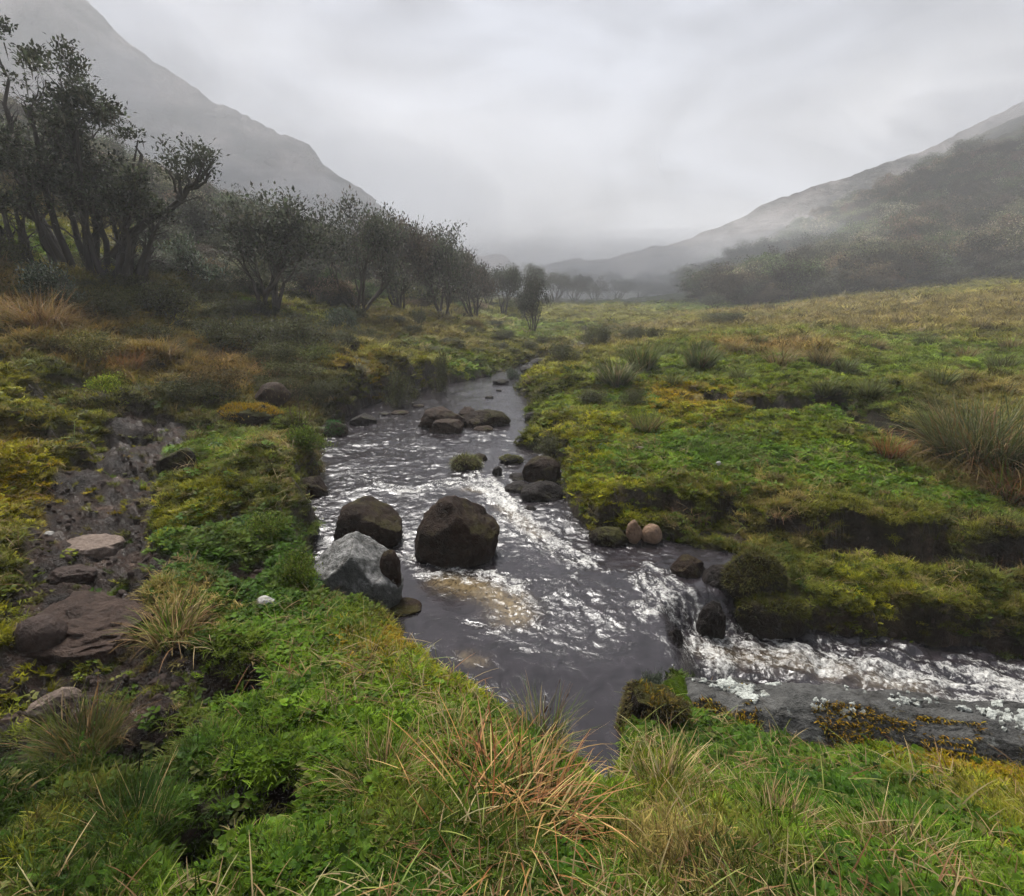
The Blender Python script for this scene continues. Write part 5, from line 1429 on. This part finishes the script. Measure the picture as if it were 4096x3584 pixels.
# tree kinds for the wood behind
KIND = []
for i, (kw, n, lean) in enumerate((
    (dict(depth=3, L0=.85, r0=.06, leafn=30, leafL=.075, leafW=.05, cl=.16, pale=.10, beard=.5), 6, .45),
    (dict(depth=3, L0=.95, r0=.06, leafn=30, leafL=.075, leafW=.05, cl=.17, pale=.16, palec=(.17, .16, .14), beard=.6), 5, .6),
    (dict(depth=3, L0=.75, r0=.05, leafn=30, leafL=.075, leafW=.05, cl=.18, pale=.08, colr=(.048, .050, .034), beard=.3), 7, .5),
    (dict(depth=3, L0=1.0, r0=.06, leafn=30, leafL=.075, leafW=.05, cl=.16, flat=.3, pale=.05, spread=.75, up=.0, beard=.2), 3, .7),
    (dict(depth=3, L0=.8, r0=.05, leafn=30, leafL=.075, leafW=.05, cl=.15, pale=.08, colr=(.062, .050, .036), palec=(.12, .10, .08), beard=.4), 6, .4))):
    tr, cr = woody(fan(n, lean, 500 + i), 510 + i, colr=kw.pop('colr', (.052, .058, .036)), **kw)
    allz = cr[0]; H = np.percentile(allz[:, 2], 98); Wd = np.percentile(np.abs(allz[:, :2]), 97) * 2
    me = (new_mesh("trunk", tr[0], tr[1], tr[2], mats=[M_BARK]), new_mesh("crown", cr[0], cr[1], cr[2], smoothf=False, mats=[M_LEAF]))
    KIND.append((me, H, Wd)); print("kind", i, len(cr[0]) // 4, round(H, 2), round(Wd, 2))
def tree(label, U, Vb, Vt, wpx, k, Y=None, group=None, rz=None, seed=0, cat="tree", name="tree"):
    if Y is None: x, y, z = G(U, Vb)
    else:
        x, y, _ = PY(U, Vb, Y); z = float(gz(x, y))
    me, H, Wd = KIND[k]
    ht = (Vb - Vt) / F * y * 1.02 if Y is None else PY(U, Vt, y)[2] - z
    sx = wpx / F * y / Wd
    return plant(name, label, cat, (x, y, z - .05), None, None, group, (sx, sx, max(.15, ht / H)), (seed * 2.39) % 6.28 if rz is None else rz, meshes=me)[0]
WG = "trees of the misty wood on the left slope"
tree("broad dark tree with pale hanging leaves, nearest on the left bank of the stream", 545, 650, 430, 215, 0, seed=1)
tree("rounded dark tree right of the broad pale-leaved one, on the left bank", 720, 636, 448, 175, 1, seed=2)
tree("grey-brown tree right of the rounded dark one, leaning branches to the right", 800, 625, 470, 150, 4, seed=3)
tree("hazy tree with bare twigs above the left bank's far grass", 885, 640, 480, 150, 1, seed=4)
tree("hazy brown tree standing where the left wood thins out", 950, 640, 520, 110, 4, seed=5)
tree("misty tree just left of the lone one by the stream", 1008, 632, 545, 75, 0, seed=6)
tree("lone vase-shaped tree standing by the far bend of the stream", 1066, 668, 566, 66, 2, seed=7)
tree("faint tree in the mist right behind the lone vase-shaped one", 1064, 612, 532, 50, 0, Y=52, seed=8)
tree("flat umbrella-crowned tree rising over the hillside wood", 512, 560, 393, 110, 3, Y=27, seed=9)
tree("small flat-crowned tree on the skyline right of the umbrella-crowned one", 636, 560, 438, 55, 3, Y=31, seed=10)
tree("misty round tree behind the leaning one, upper left wood", 415, 540, 395, 130, 2, Y=19, seed=11)
tree("dark shrubby tree under the left edge group, behind the brown slope", 300, 610, 500, 150, 0, Y=12.2, seed=12)
for i, (U, Vb, Vt, w, k, Y) in enumerate([(470,560,440,120,2,22),(600,580,455,130,4,22),(660,590,455,120,1,24),(760,600,470,120,2,27),(840,600,482,110,4,30),(700,570,470,110,0,30),(560,545,430,120,1,29),
      (905,612,505,90,2,34),(350,560,450,120,0,17),(440,590,490,110,4,17),(380,600,500,120,1,14.5),(620,625,520,110,2,18),(940,610,530,70,0,40),(975,620,545,60,1,40),(640,520,465,90,2,36),(800,560,480,90,0,38),(480,480,425,100,0,30),(330,490,410,120,4,25),
      (720,540,455,90,4,36),(870,590,500,80,1,40),(520,600,500,120,4,18.5)]):
    tree("one of the dark trees massed in the mist on the left slope", U, Vb, Vt, w, k, Y=Y, group=WG, seed=20 + i)
FG = "trees fading into the fog at the valley head"
for i, (U, Vb, Vt, w, k, Y) in enumerate([(1110,605,548,60,0,62),(1150,603,552,55,2,66),(1190,603,555,60,4,70),(1235,602,560,60,0,74),(1280,602,560,55,1,78),(1320,604,566,60,2,80),(1360,606,560,60,0,76),(1400,608,556,60,4,72),
      (1130,600,540,60,1,85),(1210,600,548,60,2,90),(1300,600,548,70,0,95),(1380,600,540,70,4,95)]):
    tree("one of the faint trees dissolving in fog across the valley head", U, Vb, Vt, w, k, Y=Y, group=FG, seed=50 + i)
EG = "bushy trees along the foot of the right slope"
for i, (U, Vb, Vt, w, k, Y) in enumerate([(1430,625,590,50,0,43),(1490,618,560,60,1,44),(1520,618,575,50,4,43),(1580,612,540,80,0,46),(1640,606,560,60,2,43),(1690,602,535,90,1,46),(1760,598,550,70,4,43),(1830,592,510,110,0,47),(1900,583,535,70,2,43),(1975,574,500,100,4,46),(2040,564,520,80,1,43)]):
    tree("bushy tree at the foot of the right slope, %s of the row" % ordinal(i, 11), U, Vb, Vt, w, k, Y=Y, group=EG, seed=70 + i)

# wood covering the right slope and the far hillside: one mass
prot = []
for i, (me, H, Wd) in enumerate(KIND):
    jm = me[1].copy(); jm.name = "wood_crown"; jm.materials.clear(); jm.materials.append(M_TINT)
    o_ = bpy.data.objects.new("%s_wood" % "abcde"[i], jm); prot.append(o_)
C_WOOD = make_coll("wood_kinds", prot)
rw = np.random.default_rng(900)
px_, py_, pz_, sc_l, rt_, pk_ = [], [], [], [], [], []
n = 5200
t = np.radians(rw.uniform(12, 55, n)); rad = np.exp(rw.uniform(math.log(44), math.log(118), n))
x = rad * np.sin(t); y = rad * np.cos(t)
UU = 1024 + F * np.tan(np.arctan2(x, y)) * 1.0
k = (y > 45) & (t > np.radians(19 - (y - 44) * .1)) & (fbm(x / 5, y / 5, 98, 2) > -.55 + .4 * (y < 50))
n2 = 3000; t2 = np.radians(rw.uniform(-55, -3, n2)); rad2 = np.exp(rw.uniform(math.log(20), math.log(120), n2))
x2 = rad2 * np.sin(t2); y2 = rad2 * np.cos(t2); k2 = (rad2 > 27 + 20 * smooth(-.42, -.05, t2))
n3 = 2600; t3 = np.radians(rw.uniform(-44, -3, n3)); rad3 = np.exp(rw.uniform(math.log(12.5), math.log(36), n3)); x3 = rad3 * np.sin(t3); y3 = rad3 * np.cos(t3)
z3 = gz(x3, y3); fw = y3 * CPI - (z3 - CAMZ) * SPI; U3 = 1024 + F * x3 / fw; V3 = 896 - F * (y3 * SPI + (z3 - CAMZ) * CPI) / fw
k3 = (V3 < 622 - 20 * (U3 < 400)) & (U3 < 970) & (U3 > 400) & (rad3 > 16) & (fbm(x3 * .5, y3 * .5, 99, 2) > -.1) & (rw.random(n3) < .5)
n_far = int(k.sum() + k2.sum())
x = np.concatenate([x[k], x2[k2], x3[k3]]); y = np.concatenate([y[k], y2[k2], y3[k3]]); n = len(x)
z = gz(x, y) - .1
s = 1.2 * (.4 + 1.0 * rw.random(n) ** 2); s[n_far:] *= .30; s[(x < 0) & (np.arange(n) < n_far)] *= .55; dens = (fbm(x / 7, y / 7, 95, 3) > -.35) | (np.arange(n) >= n_far)
q = dens
wtint = np.array([[.9, .85, .7], [1.7, 1.2, 1.1], [.6, .6, .5], [2.6, 2.4, 2.0], [1.1, 1.4, .8]])[(rw.random(n) * 5).astype(int) % 5] * (.6 + .7 * rw.random((n, 1)))
scl = np.stack([s * 1.1, s * 1.1, s * (.7 + .5 * rw.random(n))], 1)
wm = scatter("wood", "dense misty wood of low dark trees on the valley slopes", C_WOOD, np.stack([x, y, z], 1)[q], np.stack([np.zeros(n), np.zeros(n), rw.random(n) * 6.28], 1)[q], scl[q], wtint[q], (rw.random(n) * 5).astype(int)[q] % 5)

# shrubs
SH = dict(
 leafy=dict(depth=2, L0=.42, r0=.014, leafn=16, leafL=.075, leafW=.032, cl=.075, colr=(.055, .070, .040), pale=.25, palec=(.17, .19, .15), kids=(3, 4), barkc=(.05, .04, .03)),
 dark=dict(depth=2, L0=.36, r0=.012, leafn=22, leafL=.045, leafW=.022, cl=.085, colr=(.060, .062, .024), pale=.06, kids=(3, 4), barkc=(.04, .028, .02)),
 bare=dict(depth=3, L0=.26, r0=.008, leafn=1, leafL=.03, leafW=.012, cl=.03, colr=(.10, .08, .04), pale=.0, kids=(2, 3), wob=.22, barkc=(.075, .045, .030)),
 fern=dict(depth=2, L0=.20, r0=.007, leafn=14, leafL=.042, leafW=.020, cl=.06, colr=(.075, .11, .012), pale=.14, kids=(3, 4), palec=(.14, .15, .03)),
)
SHM = {}
for i, (k_, kw) in enumerate(SH.items()):
    for j in range(2):
        kw2 = dict(kw); tr, cr = woody(fan(7, .9, 600 + i * 5 + j, .08), 620 + i * 5 + j, **kw2)
        me = (new_mesh("stem", tr[0], tr[1], tr[2], mats=[M_BARK]), new_mesh("leaves", cr[0], cr[1], cr[2], smoothf=False, mats=[M_LEAF]))
        SHM[(k_, j)] = (me, np.percentile(cr[0][:, 2], 97), np.percentile(np.abs(cr[0][:, :2]), 96) * 2)
def shrub(label, kind, U, Vb, Vt, wpx, seed=0, group=None, name="shrub", cat="shrub"):
    x, y, z = G(U, Vb); me, H, Wd = SHM[(kind, seed % 2)]
    hh = max(.06, PY(U, Vt, y)[2] - z); sx = wpx / F * y / Wd
    return plant(name, label, cat, (x, y, z - .02), None, None, group, (sx, sx, hh / H), (seed * 1.7) % 6.28, tn="stem", cn="leaves", meshes=me)[0]
shrub("glossy-leaved shrub on the brown slope at the far left", "leafy", 95, 632, 528, 100, 1)
shrub("small leafy shrub with pale leaves under the left trees", "dark", 235, 665, 598, 75, 2)
shrub("broad leafy shrub with silvery leaves between the left tree groups", "leafy", 375, 590, 480, 130, 3)
shrub("dark shrub below the broad silvery one", "dark", 340, 660, 570, 120, 4)
shrub("dark low shrub in front of the nearest bank tree", "dark", 560, 715, 640, 130, 5)
shrub("dark heath bush at the foot of the nearest bank tree, left side", "dark", 470, 720, 640, 130, 6)
shrub("dark heath bush right of the nearest bank tree's foot", "dark", 625, 710, 640, 110, 7)
shrub("grey-leaved small shrub on the left bank by the yellow grass", "leafy", 680, 672, 618, 60, 8)
shrub("bare reddish twiggy bush standing on the left waterside", "bare", 600, 850, 745, 85, 9)
shrub("second bare twiggy bush, just left of the waterside one", "bare", 555, 800, 738, 60, 10)
shrub("dark brown dead-stemmed bush among orange grass", "bare", 430, 770, 690, 80, 11)
shrub("green ferny plant overhanging the water left of the stream", "fern", 612, 905, 855, 60, 12, cat="plant", name="plant")
shrub("bright ferny plant beside the grey boulder's upstream side", "fern", 622, 1075, 1045, 60, 13, cat="plant", name="plant")
shrub("feathery green clump on the bank facing the boulders", "fern", 530, 1075, 1030, 90, 15, cat="plant", name="plant")
shrub("green clump leaning over the grey boulder from the left", "fern", 605, 1165, 1110, 80, 17, cat="plant", name="plant")
shrub("dark green small bush by the left waterline, upstream", "dark", 655, 800, 760, 60, 18)
shrub("single dark upright bush on the left bank far upstream", "dark", 880, 752, 708, 30, 19)
shrub("small dark bush left of the far upstream rocks", "dark", 838, 660, 620, 30, 20)
shrub("little shrub with bare stems on the edge of the right bank", "bare", 1175, 905, 845, 50, 21)
shrub("low dark shrub on the right bank's meadow, left of two", "dark", 1187, 810, 779, 55, 22)
shrub("low dark shrub on the right bank's meadow, right of two", "dark", 1262, 812, 777, 55, 23)
shrub("scrubby bush leaning over the water on the right bank upstream", "leafy", 1032, 778, 738, 40, 24)
shrub("dark bush by the water beyond the scrubby one, right bank", "dark", 1130, 728, 688, 60, 25)
shrub("dark bush at the far bend, right side", "dark", 1198, 695, 655, 55, 26)
shrub("dark bushes clump on the far meadow, left of three", "dark", 1255, 684, 656, 50, 27)
shrub("dark bushes clump on the far meadow, middle of three", "dark", 1285, 684, 658, 40, 28)
shrub("dark bushes clump on the far meadow, right of three", "dark", 1308, 682, 655, 30, 29)
shrub("dark grassy bush under the foot of the right slope", "dark", 1450, 650, 625, 70, 30)
shrub("leafy sprig growing from the rock at the lichen boulder's end", "leafy", 1300, 1400, 1345, 60, 31, cat="plant", name="plant")
shrub("little dark bush on the left bank, upstream of the yellow rock", "dark", 760, 712, 690, 45, 32)
shrub("dark mossy bush overhanging the left water edge midway", "dark", 800, 775, 745, 60, 33)
shrub("low olive bush on the bank right of the mossy-topped rock", "dark", 1110, 905, 868, 70, 34)
HG = "dark heath bushes on the left slope"
for i, (U, Vb, Vt, w) in enumerate([(400,690,640,90),(300,700,650,90),(520,690,640,80),(250,600,545,90),(150,600,560,80),(450,650,600,90),(680,700,660,70),(740,690,655,60),(600,665,625,80),(820,680,650,50),(900,700,675,50),(960,715,695,40),(1000,705,685,40),(930,680,655,50),
    (780,660,630,60),(860,715,690,45),(1010,680,660,40),(350,720,680,70),(500,650,600,80),(200,640,600,80),(420,610,560,90),(1060,700,682,35),(1090,690,672,35),(990,660,640,45),(700,650,615,60)]):
    shrub("one of the dark heath bushes scattered over the left slope", "dark", U, Vb, Vt, w, 40 + i, HG)
ug = []
for i, kk in enumerate((("dark", 0), ("dark", 1), ("fern", 0), ("bare", 1))):
    jm = SHM[kk][0][1].copy(); jm.materials.clear(); jm.materials.append(M_TINT)
    ug.append(bpy.data.objects.new("%s_under" % "abcd"[i], jm))
C_UG = make_coll("undergrowth_kinds", ug)
x, y, rad, r = sprinkle(9000, 8, 45, -48, 3, 888)
W = gfield(W2D, x, y)
wd = W[KN.index('dark')] + .35 * W[KN.index('rust')] + .25 * W[KN.index('olive')] + .2 * W[KN.index('dry')]
k = (r.random(len(x)) < (wd - .15) * .26) & (gfield(DS2D, x, y) > .4) & (fbm(x * .9, y * .9, 97, 3) > -.25)
x, y, rad = x[k], y[k], rad[k]; n = len(x)
s_ = (.30 + .38 * r.random(n)) * np.maximum(1, rad / 14) ** .6
tn = np.array([[1.0, 1.0, .8], [1.5, 1.3, .8], [1.1, 1.2, .7], [1.6, 1.1, .7], [.8, .8, .6]])[(r.random(n) * 5).astype(int) % 5] * (.6 + .8 * r.random((n, 1)))
scatter("undergrowth", "tangled dark heath and brown undergrowth among the trees of the left slope", C_UG, np.stack([x, y, gz(x, y) - .03], 1), np.stack([0 * x, 0 * x, r.random(n) * 6.28], 1), np.stack([s_ * 1.2, s_ * 1.2, s_ * (.6 + .6 * r.random(n))], 1), tn, (r.random(n) * 4).astype(int) % 4)
print("undergrowth", n)
print("plants ready")

# ------------------------------------------------------------------ mountains
def mat_mountain():
    t = NT("mountain_heath")
    v = t.coord(1)
    a = t.noise(v, .07, 7, .68); b = t.noise(v, .3, 6, .7)
    c = t.mix(t.ramp(a, [(.42, 0.0), (.60, 1.0)]), (.008, .010, .009), (.17, .15, .145))
    c = t.mix(.7, c, t.ramp(b, [(.3, .35), (.7, 1.5)]), 'MULTIPLY')
    return t.bsdf(c, .95, .05, t.bump(b, 1.0, 3.0))
M_MT = mat_mountain()
def ridge(name, label, pts_, Y, Ybase, seed, amp, n=260, m=90):
    """slope rising from the valley floor to a skyline seen at distance Y"""
    pts_ = np.array(pts_, float)
    s = np.concatenate([[0], np.cumsum(np.hypot(*np.diff(pts_, axis=0).T))]); q = np.linspace(0, s[-1], n)
    U = np.interp(q, s, pts_[:, 0]); V = np.interp(q, s, pts_[:, 1])
    top = np.array([PY(u, v, Y) for u, v in zip(U, V)])
    top[:, 2] += fbm(q * .08, q * 0 + seed, seed, 4) * amp * .13
    rows = []
    for k in range(m + 1):
        t = k / m
        yb = Ybase + (Y - Ybase) * t
        x = top[:, 0] * (1 - (1 - t) * .25); z = -6 + (top[:, 2] + 6) * (t ** 1.15)
        nz = fbm(x / 28, (yb + 0 * x) / 28 + z / 30, seed + 3, 6) * amp * math.sin(math.pi * min(1, t * .97)) ** .7
        rows.append(np.stack([x, yb + nz * .6, z + nz], 1))
    # back side, so that it is a body
    for k in range(1, 5):
        rows.append(np.stack([top[:, 0], top[:, 1] + 25 * k, top[:, 2] * (1 - .22 * k) - 4 * k], 1))
    R = np.array(rows); M, N = R.shape[:2]
    i = np.arange(M - 1)[:, None] * N; j = np.arange(N - 1)[None, :]
    f = np.stack([i + j, i + j + 1, i + N + j + 1, i + N + j], -1).reshape(-1, 4)
    return tag(link(name, new_mesh(name, R.reshape(-1, 3), f, mats=[M_MT])), label, None, None, 'structure')
ridge("mountain", "steep misty mountain side falling from the upper left", [(-900,-60),(-200,-90),(60,-100),(100,-75),(170,0),(215,45),(250,80),(290,108),(330,135),(375,165),(430,205),(480,225),(520,250),(560,270),(610,288),(630,305),(645,332),(680,355),(720,378),(745,392),(752,408),(790,432),(830,456),(870,478),(920,500),(960,515),(985,508),(1008,512),(1030,530),(1060,548),(1100,575)], 150, 85, 3, 5)
ridge("mountain", "distant low ridge fading out behind the right slope", [(960,560),(1060,535),(1085,533),(1120,525),(1160,518),(1168,523),(1210,519),(1240,510),(1290,500),(1305,492),(1330,496),(1400,468),(1440,455),(1500,430),(1520,415),(1580,392),(1640,368),(1700,352),(1760,328),(1850,300),(1930,262),(2048,205),(2300,110),(3000,80)], 140, 95, 9, 3)

# ------------------------------------------------------------------ loose stones on mud and margins
pst = []
for i in range(5):
    v, f = rock_shape(1, .8, .55, 900 + i, sub=2, rough=.22, facets=5)
    pst.append(bpy.data.objects.new("%s_pebble" % "abcde"[i], new_mesh("pebble_kind", v, f, mats=[M_PEB := (globals().get("M_PEB") or mat_rock("pebble_stone", (.02, .014, .012), (.10, .072, .06), wet=.4, scale=.5))])))
C_PEB = make_coll("pebble_kinds", pst)
x, y, rad, r = sprinkle(60000, 1.2, 14, -50, 45, 777)
mud = gfield(MUD2D, x, y); ds = gfield(DS2D, x, y)
k = (mud > .6) & (ds > -.15) & (~on_rock(x, y, .8)) & (r.random(len(x)) < .28) & (fbm(x * 4, y * 4, 78, 3) > -.25)
x, y, rad = x[k], y[k], rad[k]; n = len(x)
s_ = .005 + .018 * r.random(n) ** 4 + .003 * rad * r.random(n)
scatter("mud_crumbs", "clods, crumbs and small stones strewn over mud and stream margins", C_PEB, np.stack([x, y, gz(x, y)], 1), r.random((n, 3)) * 6, np.repeat(s_[:, None], 3, 1), np.ones((n, 3)), (r.random(n) * 5).astype(int) % 5)
print("pebbles", n)
import sys
tot = sum(len(m.polygons) for m in bpy.data.meshes)
print("faces", tot)

# ------------------------------------------------------------------ air
def box(name, x0, x1, y0, y1, z0, z1):
    v = [(x0,y0,z0),(x1,y0,z0),(x1,y1,z0),(x0,y1,z0),(x0,y0,z1),(x1,y0,z1),(x1,y1,z1),(x0,y1,z1)]
    f = [(0,3,2,1),(4,5,6,7),(0,1,5,4),(1,2,6,5),(2,3,7,6),(3,0,4,7)]
    return new_mesh(name, v, np.array(f), smoothf=False)
def vol_mat(name, dens, col=(.97, .975, 1.0)):
    m = bpy.data.materials.new(name); m.use_nodes = True
    t = m.node_tree; t.nodes.clear()
    o = t.nodes.new("ShaderNodeOutputMaterial"); p = t.nodes.new("ShaderNodeVolumePrincipled")
    p.inputs["Density"].default_value = dens; p.inputs["Color"].default_value = (*col, 1)
    p.inputs["Anisotropy"].default_value = 0.0
    t.links.new(p.outputs[0], o.inputs["Volume"]); return m
HAZE = .0024
hz = box("haze", -560, 560, -160, 330, -14, 86)
hz.materials.append(vol_mat("haze_air", HAZE))
tag(link("haze", hz), "thin grey mist filling the whole valley", None, None, 'stuff')
def bank(name, label, U, V, Y, rx, ry, rz, dens, seed):
    for k, q in enumerate((1.0, .84, .68, .5)):
        v, f = ico(4); v = v.copy()
        v += v * (.30 * fbm3(v * 1.6 + seed, seed + k, 4))[:, None]
        v *= np.array([rx, ry, rz]) * q
        me = new_mesh(name, v, f, mats=[vol_mat(name, dens / 4)])
        c = PY(U, V, Y)
        tag(link(name, me, loc=(c[0] + k * .31, c[1] + k * .17, c[2] + .11 * k)), label, None, None, 'stuff')
bank("fog_bank", "pale fog lying over the valley head", 1260, 585, 88, 55, 34, 9, .030, 3)
bank("fog_bank", "pale fog drifting along the foot of the left mountain", 560, 400, 95, 62, 34, 20, .009, 5)
bank("fog_bank", "cloud hanging before the upper left mountain", 180, 120, 112, 44, 30, 22, .006, 9)
bank("fog_bank", "mist drifting before the lower right slope", 1450, 520, 66, 26, 12, 7, .020, 12)
bank("fog_bank", "thin cloud dragging across the top of the right slope", 2050, 170, 78, 26, 10, 8, .014, 14)
bank("fog_bank", "cloud cap swallowing the top of the far right ridge", 1980, 235, 108, 36, 10, 9, .022, 15)
bank("fog_bank", "torn mist patch on the left mountain's middle slope", 330, 345, 118, 16, 8, 7, .055, 16)
bank("fog_bank", "small torn mist patch lower on the left mountain", 590, 395, 118, 14, 8, 5, .055, 17)
bank("fog_bank", "mist patch high on the left mountain", 210, 170, 118, 12, 8, 8, .050, 18)
